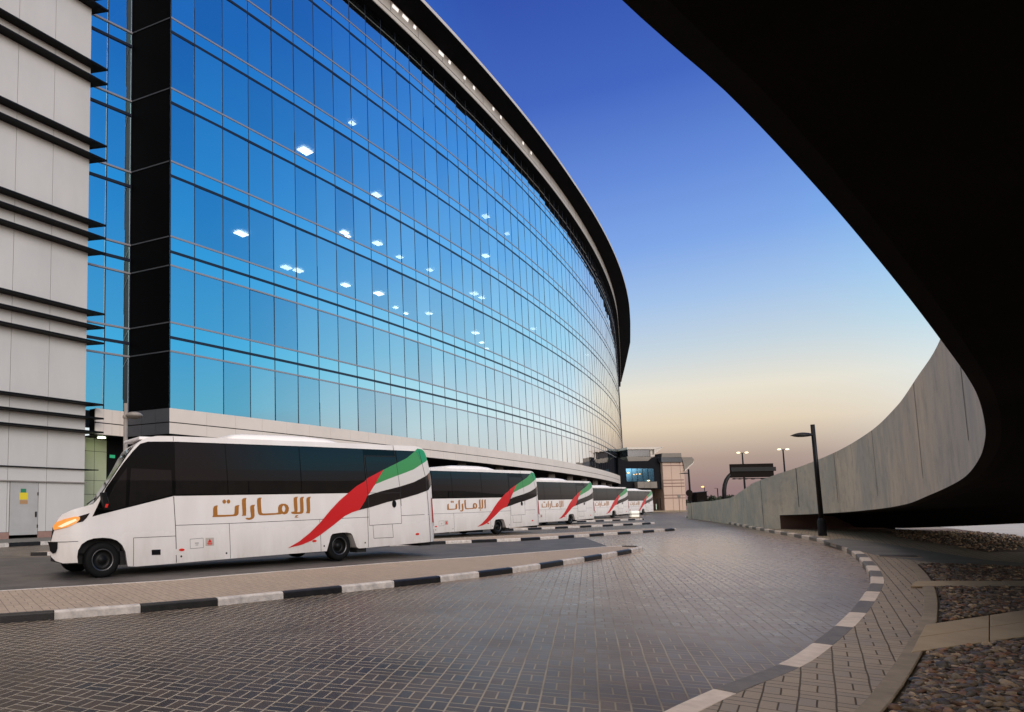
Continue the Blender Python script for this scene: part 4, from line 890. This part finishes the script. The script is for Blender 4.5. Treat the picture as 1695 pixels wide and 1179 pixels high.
# ------------------------------------------------------------------ curved flyover on the right, its inner face towards us
RP = [((1290, 853), 30.0), ((1329, 851.8), 28.2), ((1390, 848.5), 23.4), ((1450, 843), 17.6), ((1500, 834.6), 12.6), ((1540, 819), 9.6), ((1575, 803), 7.45), ((1600, 787), 6.25), ((1622, 757), 4.95), ((1631, 722), 4.05), ((1628, 690), 3.5), ((1618, 655), 3.08), ((1600, 622), 2.74), ((1565, 573), 2.38), ((1500, 487), 2.0), ((1400, 365), 1.66), ((1300, 253), 1.41), ((1200, 150), 1.23), ((1110, 72), 1.1), ((1030, 0), .99)]
SOF = [at(x, y, Y) for (x, y), Y in RP]
TOPPX = [(1131, 833.5), (1178, 829.5), (1210, 824.5), (1219, 820), (1241, 805.5), (1248, 800.5), (1265, 794), (1300, 782), (1350, 767), (1400, 745), (1450, 716), (1500, 673), (1540, 622), (1565, 574)]
def toprow(x):
    for a, b2 in zip(TOPPX, TOPPX[1:]):
        if a[0] <= x <= b2[0]: t_ = (x - a[0]) / (b2[0] - a[0]); return a[1] * (1 - t_) + b2[1] * t_
    return TOPPX[-1][1]
fly = empty('flyover', (20, 10, .5), 'curved concrete flyover ramp sweeping low overhead on the right', 'bridge')
IN = []
for k, p in enumerate(SOF):
    x = RP[k][0][0]
    h = zat(p, x, toprow(x)) - p[2] if k <= 6 else None
    IN.append([p[0], p[1], p[2], h])
h6 = IN[6][3]
for q in IN:
    if q[3] is None: q[3] = h6
# carry the ramp on past the camera
dx, dy = IN[-1][0] - IN[-3][0], IN[-1][1] - IN[-3][1]; az = math.atan2(dx, dy); x, y, z = IN[-1][:3]
for i in range(24):
    az -= .012; x += math.sin(az) * .8; y += math.cos(az) * .8; z += .016; IN.append([x, y, z, h6])
IN = [np.array(q) for q in IN]
d = [0] + list(np.cumsum([np.linalg.norm(b2[:2] - a[:2]) for a, b2 in zip(IN, IN[1:])]))
# resample with a smooth spline through the points
def cr(P, d, t):
    k = 0
    while k < len(d) - 2 and t > d[k + 1]: k += 1
    p0, p1, p2, p3 = P[max(k - 1, 0)], P[k], P[k + 1], P[min(k + 2, len(P) - 1)]
    h = d[k + 1] - d[k]; u = (t - d[k]) / h
    m1 = (p2 - p0) / (d[k + 1] - d[max(k - 1, 0)]) * h; m2 = (p3 - p1) / (d[min(k + 2, len(P) - 1)] - d[k]) * h
    return (2 * u ** 3 - 3 * u ** 2 + 1) * p1 + (u ** 3 - 2 * u ** 2 + u) * m1 + (-2 * u ** 3 + 3 * u ** 2) * p2 + (u ** 3 - u ** 2) * m2
ts = sorted(set(list(np.arange(0, d[-1], .5)) + list(np.arange(16, 42, .08)) + [d[-1]])); ts = [t for t in ts if t <= d[-1]]
RS = [cr(IN, d, t) for t in ts]
IL = [q[:2] for q in RS]
rightside = lambda k: (lambda t_: np.array([-t_[1], t_[0]]) / np.linalg.norm(t_))(IL[min(k + 1, len(IL) - 1)] - IL[max(k - 1, 0)])
def row(k, prof):
    global WID
    WID = 6.2 - 2.2 * min(1, max(0, (RS[k][1] - 8) / 8))
    q = RS[k]; n_ = rightside(k); far_ = min(1, max(0, (q[1] - 6) / 20)); out = []
    for o_, zz in prof(q[2], q[2] + q[3], far_): out.append((q[0] + n_[0] * o_, q[1] + n_[1] * o_, zz))
    return out
b = MB(); b.loft([row(k, lambda z0, z1, f: [(0, z0), (0, z1), (.28, z1), (.28, z0 + .5)]) for k in range(len(RS))]); b.build('parapet_wall', M_CONC, fly, smooth=False)
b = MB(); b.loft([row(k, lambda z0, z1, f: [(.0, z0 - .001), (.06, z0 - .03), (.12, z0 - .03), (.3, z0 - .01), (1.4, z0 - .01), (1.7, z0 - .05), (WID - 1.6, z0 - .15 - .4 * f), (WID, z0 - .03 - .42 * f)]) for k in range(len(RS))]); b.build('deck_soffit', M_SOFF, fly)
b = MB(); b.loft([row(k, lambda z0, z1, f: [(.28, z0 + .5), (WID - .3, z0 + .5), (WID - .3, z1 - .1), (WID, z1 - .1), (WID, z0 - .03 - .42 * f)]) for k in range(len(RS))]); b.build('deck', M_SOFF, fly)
b = MB()
def face_s(px):
    best = min(range(len(RS)), key=lambda k: abs(pix((RS[k][0], RS[k][1], RS[k][2] + .8))[0] - px) + (0 if ts[k] < 33 else 9e9)); return best
for px in (1316, 1384, 1450, 1522, 1592):
    b = MB()
    k = face_s(px); q = RS[k]; n_ = -rightside(k); t_ = IL[k + 1] - IL[k - 1]; t_ /= np.linalg.norm(t_); c = q[:2] + n_ * .003; wd = .022 if px > 1330 else .03
    b.face([(*(c - t_ * wd), q[2] + q[3] * .16), (*(c + t_ * wd), q[2] + q[3] * .16), (*(c + t_ * wd), q[2] + q[3] - .01), (*(c - t_ * wd), q[2] + q[3] - .01)])
    b.build('wall_joint', M_JOINT, fly, fix=False)
# solid approach wall where the ramp meets the ground
WB = [gpt(*p, .12)[:2] for p in [(1287.5, 876), (1267, 874.5), (1241.5, 870), (1210, 865), (1178, 860.3), (1150, 857)]] + [np.array([32.6, 58.6])]
WB[0] = IN[0][:2] + np.array([.02, .0])
rows = []; tops = []
WBs = polyline(WB, .8)
for p in WBs:
    x_, _ = pix((p[0], p[1], 1.5)); zt = zat(p, x_, toprow(max(x_, 1131))); tops.append((p, zt))
    n_ = np.array([.85, -.52]); rows.append([(p[0], p[1], g(p[1]) - .3), (p[0], p[1], zt), (p[0] + n_[0] * .28, p[1] + n_[1] * .28, zt), (p[0] + n_[0] * .28, p[1] + n_[1] * .28, zt - .9)])
b = MB(); b.loft(rows); b.build('approach_wall', M_CONC, fly)
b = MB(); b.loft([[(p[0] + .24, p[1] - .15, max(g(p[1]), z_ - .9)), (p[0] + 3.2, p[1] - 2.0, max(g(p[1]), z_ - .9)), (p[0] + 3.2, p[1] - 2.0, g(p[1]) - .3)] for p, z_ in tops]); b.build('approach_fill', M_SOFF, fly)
b = MB()
for px, py in ((1262, 804), (1330, 0)):
    best = min(tops, key=lambda q: abs(pix((q[0][0], q[0][1], 1.6))[0] - px))
    if px < 1290: p, z_ = best; b.face([(p[0] - .02, p[1] - .035, g(p[1])), (p[0] + .0, p[1] - .065, g(p[1])), (p[0] + .0, p[1] - .065, z_ - .01), (p[0] - .02, p[1] - .035, z_ - .01)])
b.build('wall_joint', M_JOINT, fly, fix=False)
p0 = WB[0]
MB().hexa([(p0[0] - .0, p0[1] + .02, .2), (p0[0] + 3.3, p0[1] - 1.8, .2), (p0[0] + 3.5, p0[1] - 1.2, .2), (p0[0] + .3, p0[1] + .6, .2)], [(p0[0] - .0, p0[1] + .02, 1.25), (p0[0] + 3.3, p0[1] - 1.8, 1.0), (p0[0] + 3.5, p0[1] - 1.2, 1.0), (p0[0] + .3, p0[1] + .6, 1.25)]).build('abutment', mottled('abutment_brown', (.14, .08, .055), (.10, .06, .045), 2, .8), fly)
b = MB(); a_, c_ = np.array([27.5, 34.]), np.array([46., 38.5])
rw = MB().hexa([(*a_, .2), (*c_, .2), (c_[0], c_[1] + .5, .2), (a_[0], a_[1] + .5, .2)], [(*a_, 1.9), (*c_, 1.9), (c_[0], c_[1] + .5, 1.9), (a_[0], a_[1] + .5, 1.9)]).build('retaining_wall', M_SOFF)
tag(rw, 'dark low retaining wall beyond the pale road under the flyover', 'wall')
# low wall end pier with slit
e0 = WB[-1]; MB().box((e0[0] - .1, e0[1] - .1, .3), (e0[0] + 1.2, e0[1] + .5, zat(e0, 1133, 833))).build('wall_end_pier', M_CONC, fly)
# ------------------------------------------------------------------ lamps, signs, pavilion, trees
lp = gpt(1362, 887, .12); z1 = zat(lp, 1350, 703)
t = empty('street_lamp', tuple(lp), 'dark street lamp with a flat leaf shaped head, unlit, standing before the flyover wall', 'lamp')
MB().lathe([(.125, 0), (.125, .5), (.10, .56), (.085, .6)], lp, n=16).build('base', M_POST, t, smooth=True)
MB().tube([(lp[0], lp[1], lp[2] + .6), (lp[0] - .02, lp[1], z1)], [.072, .064], 12).build('pole', M_POST, t, smooth=True)
def leaf_head(c, L, dirx, W, th, m, t):
    rows = []
    for u in np.linspace(0, 1, 11):
        wd = max(.02, math.sin(math.pi * min(1, u * .75 + .25)) ** .8 * W * (1 - u ** 6)); h = th * max(.08, (1 - (u - .35) ** 2 * 2.2))
        rows.append([(c[0] + dirx * (u * L), c[1] + wd * math.cos(a), c[2] + max(-.35 * h, h * math.sin(a))) for a in np.linspace(0, 2 * math.pi, 13)[:-1]])
    b = MB().loft(rows, closed=True); b.face(rows[0]); b.face(rows[-1][::-1]); return b.build('lamp_head', m, t, smooth=True)
hz = zat(lp, 1350, 720)
MB().tube([(lp[0] - .02, lp[1], hz), (lp[0] - .22, lp[1], hz)], .035, 8).build('bracket', M_POST, t)
leaf_head((lp[0] - .15, lp[1], hz - .02), .66, -1, .17, .11, M_POST, t)

q = at(209, 700, 24.5); base = (q[0], q[1], g(q[1])); zt = zat(q, 209, 668)
t = empty('street_lamp', base, 'pale grey street lamp with a mushroom shaped head, rising behind the nearest coach', 'lamp')
MB().tube([(q[0] - .02, q[1], base[2]), (q[0] - .02, q[1], zt)], [.085, .075], 14).build('pole', M_POSTL, t, smooth=True)
zh = zat(q, 209, 688)
rows = []
for r_, h in ((0, .12), (.12, .115), (.24, .08), (.315, .02), (.325, -.02), (.29, -.05), (.18, -.10), (.10, -.12), (0, -.125)): rows.append((r_, h))
MB().lathe([(r_ * .95, h) for r_, h in rows], (q[0] + .28, q[1], zh), n=24).build('lamp_head', M_POSTL, t, smooth=True)
MB().lathe([(.09, -.06), (.11, -.02), (.11, .03), (.09, .06)], (q[0] - .02, q[1], zh - .05), n=16).build('collar', M_POSTL, t, smooth=True)

def far_lamp(px, ytop, ybase, Y, hx, hy, label, headdir, lit=None, r=.09, L=1.0):
    a = at(px, ytop, Y); bz = g(Y)
    t = empty('street_lamp', (a[0], a[1], bz), label, 'lamp')
    MB().tube([(a[0], a[1], bz), (a[0], a[1], a[2])], [r * 1.3, r], 10).build('pole', M_POST, t)
    h = at(hx, hy, Y)
    if headdir:
        leaf_head((a[0] + headdir * .1, a[1], h[2]), L, headdir, L * .2, L * .09, lit or M_POST, t)
    return t, a
far_lamp(1139.5, 777, 830, 76, 1132, 784, 'dark street lamp beside the far pinkish pavilion', -1, None, .09, .95)
def mast(px, ytop, Y, label, glow, n):
    a = at(px, ytop, Y); t = empty('street_lamp', (a[0], a[1], g(Y)), label, 'lamp', 'lit twin headed masts on the skyline')
    MB().tube([(a[0], a[1], g(Y)), (a[0], a[1], a[2])], [.28, .16], 10).build('pole', M_POST, t)
    MB().tube([(a[0] - 1.0, a[1], a[2]), (a[0] + 1.0, a[1], a[2])], .07, 8).build('crossarm', M_POST, t)
    for s in (-1, 1):
        MB().lathe([(0, .22), (.3, .18), (.45, 0), (.3, -.12), (0, -.16)], (a[0] + s * 1.05, a[1] - .1, a[2] + .05), n=12).build('lamp_head', glow, t, smooth=True)
    return t
mast(1228.5, 750, 180, 'lit twin headed mast lamp rising behind the dark overhead road sign', M_LAMP, 2)
mast(1296, 744.5, 180, 'lit twin headed mast lamp right of the overhead road sign, above the sloping wall', M_LAMP, 2)
a = at(1163, 806, 200); t = empty('street_lamp', (a[0] + .25, a[1], g(200)), 'small lit orange street lamp on the skyline over the dark cabin', 'lamp')
MB().tube([(a[0] + .5, a[1], g(200)), (a[0] + .5, a[1], a[2] - .4), (a[0] + .3, a[1], a[2])], .10, 8).build('pole', M_POST, t)
MB().lathe([(0, .2), (.3, .15), (.4, 0), (.3, -.15), (0, -.2)], (a[0], a[1], a[2]), n=12).build('lamp_head', M_LAMPO, t, smooth=True)
far_lamp(1187.5, 808.5, 830, 190, 1184, 808.5, 'thin unlit street lamp far off left of the sign arm', -1, None, .12, .9)

# overhead road sign seen from behind
Y = 110
A = at(1208.5, 768.5, Y); B2 = at(1280, 767, Y); C2 = at(1281.5, 789.5, Y); D2 = at(1210, 791, Y)
t = empty('road_sign', (at(1200, 830, Y)[0], Y, g(Y)), 'dark overhead road sign on a curved arm, seen from behind above the wall', 'road sign')
MB().hexa([(p[0], p[1], p[2]) for p in (A, B2, C2, D2)], [(p[0], p[1] + .25, p[2]) for p in (A, B2, C2, D2)]).build('board', M_SIGN, t, bevel=.04)
b = MB(); L0, L1 = at(1209, 777.5, Y), at(1283, 776.5, Y); b.box((L0[0], Y - .22, L0[2] - .33), (L1[0], Y - .02, L0[2] + .33)); L0, L1 = at(1281, 779, Y), at(1284, 779, Y)
b.build('rail', M_POST, t)
arm = [at(1200.5, 832, Y), at(1200.5, 812, Y), at(1201.5, 803, Y), at(1204, 795, Y), at(1208, 788.5, Y), at(1213, 783.5, Y), at(1221, 779, Y), at(1240, 777.5, Y), at(1278, 777, Y)]
arm = [(p[0], p[1] + .3, p[2]) for p in arm]; arm[0] = (arm[0][0], arm[0][1], g(Y))
MB().tube(arm, [.32, .31, .30, .29, .27, .25, .22, .2, .18], 12).build('arm', M_POST, t, smooth=True)
b = MB(); p, q2 = at(1209, 793, Y), at(1268, 792, Y); b.tube([(p[0], Y - .5, p[2]), (q2[0], Y - .5, q2[2])], .06, 8); b.build('lamp_rail', M_POST, t)
for px in (1212, 1221.5, 1231, 1243, 1259):
    p = at(px, 793, Y); MB().lathe([(0, -.12), (.26, -.08), (.32, .0), (.1, .1), (0, .12)], (p[0], Y - .5, p[2]), n=12).build('sign_lamp', M_POST, t, smooth=True)
    
# round traffic sign from behind, notice post, cabin
p = at(1141, 816.5, 74); t = empty('traffic_sign', (p[0], p[1], g(74)), 'round traffic sign seen from behind at the end of the low wall', 'traffic sign')
MB().lathe([(0, -.02), (.36, -.02), (.37, 0), (.36, .02), (0, .02)], p, 'y', 24).build('disc', M_SIGN, t); MB().tube([(p[0], p[1] + .05, g(74)), (p[0], p[1] + .05, p[2] + .3)], .04, 8).build('post', M_POST, t)
MB().box((p[0] - .22, p[1] - .03, p[2] - .85), (p[0] + .2, p[1], p[2] - .36)).build('plate', M_SIGN, t)
p = at(1123.7, 822, 104); t = empty('notice_post', (p[0], p[1], g(104)), 'slim notice post in front of the pinkish pavilion', 'sign post')
MB().tube([(p[0], p[1], g(104)), (p[0], p[1], p[2])], .05, 8).build('post', M_GATE, t); MB().box((p[0] - .22, p[1] - .06, p[2] - .15), (p[0] + .22, p[1] - .02, p[2] + .3)).build('plate', M_GATE, t)
c0, c1 = at(1152.5, 816, 120), at(1170, 814, 120)
t = empty('cabin', ((c0[0] + c1[0]) / 2, 121, g(120)), 'dark square cabin on the skyline behind the low wall', 'cabin')
MB().hexa([(c0[0], 120, g(120)), (c1[0], 120, g(120)), (c1[0], 122, g(120)), (c0[0], 122, g(120))], [(c0[0], 120, c0[2]), (c1[0], 120, c1[2]), (c1[0], 122, c1[2]), (c0[0], 122, c0[2])]).build('wall', M_SIGN, t, bevel=.03)
MB().hexa([(c0[0] - .1, 119.9, c0[2] - .02), (c1[0] + .06, 119.9, c1[2] - .02), (c1[0] + .06, 122.1, c1[2] - .02), (c0[0] - .1, 122.1, c0[2] - .02)], [(c0[0] - .1, 119.9, c0[2] + .08), (c1[0] + .06, 119.9, c1[2] + .08), (c1[0] + .06, 122.1, c1[2] + .08), (c0[0] - .1, 122.1, c0[2] + .08)]).build('roof', M_POST, t)
MB().box((c0[0] + .5, 119.96, g(120) + .1), (c0[0] + 1.2, 119.99, g(120) + 1.9)).build('door', M_BLACK, t)

# illuminated white bollard at the end of the far island
p = gpt(1050.5, 858, .0)
t = empty('bollard', (p[0], p[1], g(p[1])), 'small lit white traffic bollard at the end of the far island', 'bollard')
MB().box((p[0] - .36, p[1] - .2, g(p[1]) + .1), (p[0] + .36, p[1] + .2, g(p[1]) + .66)).build('shell', mat('lit_shell', (.9, .88, .8), .4, emit=(1, .95, .8), es=.3), t, bevel=.05, seg=3)
MB().box((p[0] - .37, p[1] - .21, g(p[1]) + .34), (p[0] + .37, p[1] + .21, g(p[1]) + .42)).build('band', M_GATE, t); MB().box((p[0] - .42, p[1] - .25, g(p[1]) - .05), (p[0] + .42, p[1] + .25, g(p[1]) + .11)).build('base', M_EDGE, t)

# pavilion: pinkish tower, dark bridge with a blue window, pale upper floor
Y = 112.; SP = 9.07
def pv(a, b2, Y_=Y): q_ = at(1030 + a / SP, 730 + b2 / SP, Y_); return q_
def pbox(mb, a0, b0, a1, b1, y0, y1, m=0):
    L, H = pv(a0, b1, y0), pv(a1, b0, y0); mb.box((L[0], y0, L[2]), (H[0], y1, H[2]), m); return mb
def ppoly(mb, pts, y0, y1, m=0):
    q_ = [pv(a, b2, y0) for a, b2 in pts]; mb.hexa([(p[0], y0, p[2]) for p in q_], [(p[0], y1, p[2]) for p in q_], m); return mb
t = empty('pavilion', (pv(640, 1040)[0], Y + 4, g(Y)), 'pinkish banded pavilion with a winged canopy at the far end of the road', 'building')
ppoly(MB(), [(600, 318), (905, 318), (930, 345), (945, 600), (965, 1050), (640, 1050)], Y, Y + 8).build('tower', M_PINK, t, bevel=.12, seg=3)
b = MB()
for z_ in (372, 590, 637, 685, 816, 860):
    x0_ = 600 + (z_ - 318) * .055; x1_ = 908 + (z_ - 318) * .075; q0, q1 = pv(x0_, z_, Y - .02), pv(x1_, z_, Y - .02); b.box((q0[0], Y - .03, q0[2] - .06), (q1[0], Y - .005, q0[2] + .06))
for k in (.42, .86): q0, q1 = pv(600 + k * 305, 318, Y), pv(640 + k * 318, 1050, Y); b.hexa([(q1[0] - .02, Y - .012, q1[2]), (q1[0] + .02, Y - .012, q1[2]), (q1[0] + .02, Y, q1[2]), (q1[0] - .02, Y, q1[2])], [(q0[0] - .02, Y - .012, q0[2]), (q0[0] + .02, Y - .012, q0[2]), (q0[0] + .02, Y, q0[2]), (q0[0] - .02, Y, q0[2])])
b.build('groove', M_PINKL, t)
ppoly(MB(), [(585, 245), (890, 250), (905, 318), (590, 318)], Y - .4, Y + 8).build('cornice', M_GREYST, t)
ppoly(MB(), [(600, 185), (885, 182), (892, 245), (590, 245)], Y + .3, Y + 7).build('roof_block', M_GATE, t)
ppoly(MB(), [(890, 245), (1045, 243), (1078, 275), (1065, 330), (940, 445), (915, 320)], Y - .2, Y + 6).build('canopy_wing', M_GATE, t)
ppoly(MB(), [(1080, 285), (1072, 335), (945, 452), (940, 437), (1062, 328)], Y - .4, Y + 6).build('canopy_edge', M_PALE, t)
ppoly(MB(), [(-60, 245), (60, 310), (400, 300), (455, 250), (510, 240), (600, 185), (605, 420), (620, 720), (520, 720), (-60, 720)], Y + .6, Y + 8).build('bridge_wall', mat('bridge_dark', (.004, .005, .008), .6, 0, .1), t)
wn_ = MB()
for k in range(5): pbox(wn_, 65 + k * 81 + 2, 415, 65 + (k + 1) * 81 - 2, 610, Y + .5, Y + .58)
wn_.build('window', M_BLUEG, t)
for a_, b_, s_ in ((92, 480, .22), (175, 505, .12), (215, 500, .12), (262, 497, .15), (395, 597, .2)):
    p = pv(a_, b_, Y + .2); MB().lathe([(0, s_ * .5), (s_ * .7, s_ * .3), (s_, 0), (s_ * .7, -s_ * .3), (0, -s_ * .5)], (p[0], p[1], p[2]), n=12).build('wall_lamp', M_LAMPO if a_ < 300 else M_LAMP, t, smooth=True)
b = MB()
for k in range(3): pbox(b, 235 + k * 96, 612, 235 + (k + 1) * 96 - 3, 708, Y - .5, Y + .6)
b.build('balcony', M_GATE, t)
ppoly(MB(), [(75, 95), (490, 92), (625, 88), (490, 125), (75, 128)], Y + 1, Y + 7).build('upper_roof', M_PALE, t)
ppoly(MB(), [(620, 92), (480, 200), (480, 128)], Y + 1.1, Y + 6).build('roof_fin', M_PALE, t)
pbox(MB(), 85, 128, 425, 236, Y + 1.6, Y + 6).build('upper_window', mat('upper_glass', (.05, .05, .055), .1, .3), t)
pbox(MB(), 425, 126, 482, 236, Y + 1.5, Y + 6).build('upper_wall', M_PALE, t)
ppoly(MB(), [(70, 236), (490, 236), (455, 252), (405, 300), (90, 305)], Y + .9, Y + 6).build('upper_parapet', M_GATE, t)
pbox(MB(), 500, 720, 640, 1040, Y + 3, Y + 3.2).build('porch_wall', mat('porch', (.10, .12, .08), .6), t)
b = MB(); pbox(b, 515, 945, 565, 1030, Y + 2.6, Y + 2.7); pbox(b, 605, 950, 640, 1010, Y + 2.6, Y + 2.7); b.build('porch_light', mat('porch_glow', (1, 1, .9), .5, emit=(.85, 1, .8), es=1.1), t)
b = MB()
for a_ in (510, 530, 570, 585, 600): p, q2 = pv(a_, 860, Y + 1), pv(a_, 1040, Y + 1); b.tube([(p[0], p[1], p[2]), (p[0], p[1], q2[2])], .04, 6)
b.build('gate', M_BLACK, t)
b = MB(); p, q2 = pv(420, 1060), pv(980, 1060); b.box((p[0] - 6, Y - 3, .3), (q2[0], Y + 14, p[2] + .12)); b.build('plinth', M_EDGE, t)
b = MB(); p = pv(0, 700)
MB().hexa([(*fac(128, 1)[:2], 5.0), (*(fac(128, 1) + np.array([7, 4])), 5.0), (*(fac(128, 1) + np.array([6, 12])), 5.0), (*fac(138, 0), 5.0)], [(*fac(128, 1)[:2], 8.6), (*(fac(128, 1) + np.array([7, 4])), 8.6), (*(fac(128, 1) + np.array([6, 12])), 8.6), (*fac(138, 0), 8.6)]).build('link_block', M_DARKST, t)

# trees on the skyline
def tree(px, yt, Y, wd, label, seed):
    r2 = random.Random(seed); a = at(px, yt, Y); h = a[2] - g(Y)
    t = empty('tree', (a[0], a[1], g(Y)), label, 'tree', 'dark trees on the skyline behind the low wall')
    MB().tube([(a[0], a[1], g(Y) - .1), (a[0] + .1, a[1], g(Y) + h * .5), (a[0], a[1], g(Y) + h * .8)], [.2, .13, .05], 7).build('trunk', M_BARK, t)
    b = MB()
    for _ in range(900):
        u = r2.random() ** .5; th = r2.uniform(0, 6.28); ph = r2.uniform(-.55, 1) ; rr = wd * u * (.7 + .3 * math.sin(3 * th + seed))
        c = np.array([a[0] + rr * math.cos(th) * math.sqrt(max(0, 1 - ph * ph)), a[1] + rr * math.sin(th) * math.sqrt(max(0, 1 - ph * ph)), g(Y) + h * (.56 + .42 * ph * u)])
        s = r2.uniform(.12, .3); d1 = np.array([r2.gauss(0, 1) for _ in range(3)]); d1 /= np.linalg.norm(d1); d2 = np.cross(d1, [r2.gauss(0, 1) for _ in range(3)]); d2 /= np.linalg.norm(d2)
        b.face([c - d1 * s, c + d2 * s * .6, c + d1 * s, c - d2 * s * .6])
    b.build('crown', M_LEAF, t, fix=False)
for i, (px, yt, Y, wd, lab) in enumerate([(1149, 823, 150, 2.2, 'small dark tree between the round sign and the dark cabin'), (1177, 819.5, 150, 2.0, 'dark tree with a pointed top just right of the dark cabin'), (1186, 824, 150, 2.4, 'low dark tree between the cabin and the sign arm'), (1194, 820.5, 160, 2.6, 'dark tree against the foot of the curved sign arm'), (1208, 818.5, 150, 2.2, 'dark tree right of the curved sign arm where the wall rises'), (1215, 822, 150, 1.6, 'last low dark tree, half hidden by the rising wall')]): tree(px, yt, Y, wd, lab, i + 5)
# iron cover in the pavement, drain grate by the kerb
p = gpt(1487, 921, .12); t = empty('manhole_cover', (p[0], p[1], g(p[1]) + .12), 'dark square iron cover set in the concrete strip beside the pavement', 'manhole cover')
b = MB(); ax = np.array([.6, .8]); b.obox((p[0] + .06, p[1] - .43, g(p[1]) + .1), ax, .62, .62, .032); b.build('plate', mottled('cover_iron', (.05, .042, .036), (.085, .07, .058), 9, .6, bumpd=.003), t, bevel=.004, seg=1)
b = MB(); b.obox((p[0] + .07, p[1] - .50, g(p[1]) + .1), ax, .72, .72, .027); b.build('rim', M_EDGE, t, bevel=.004, seg=1)
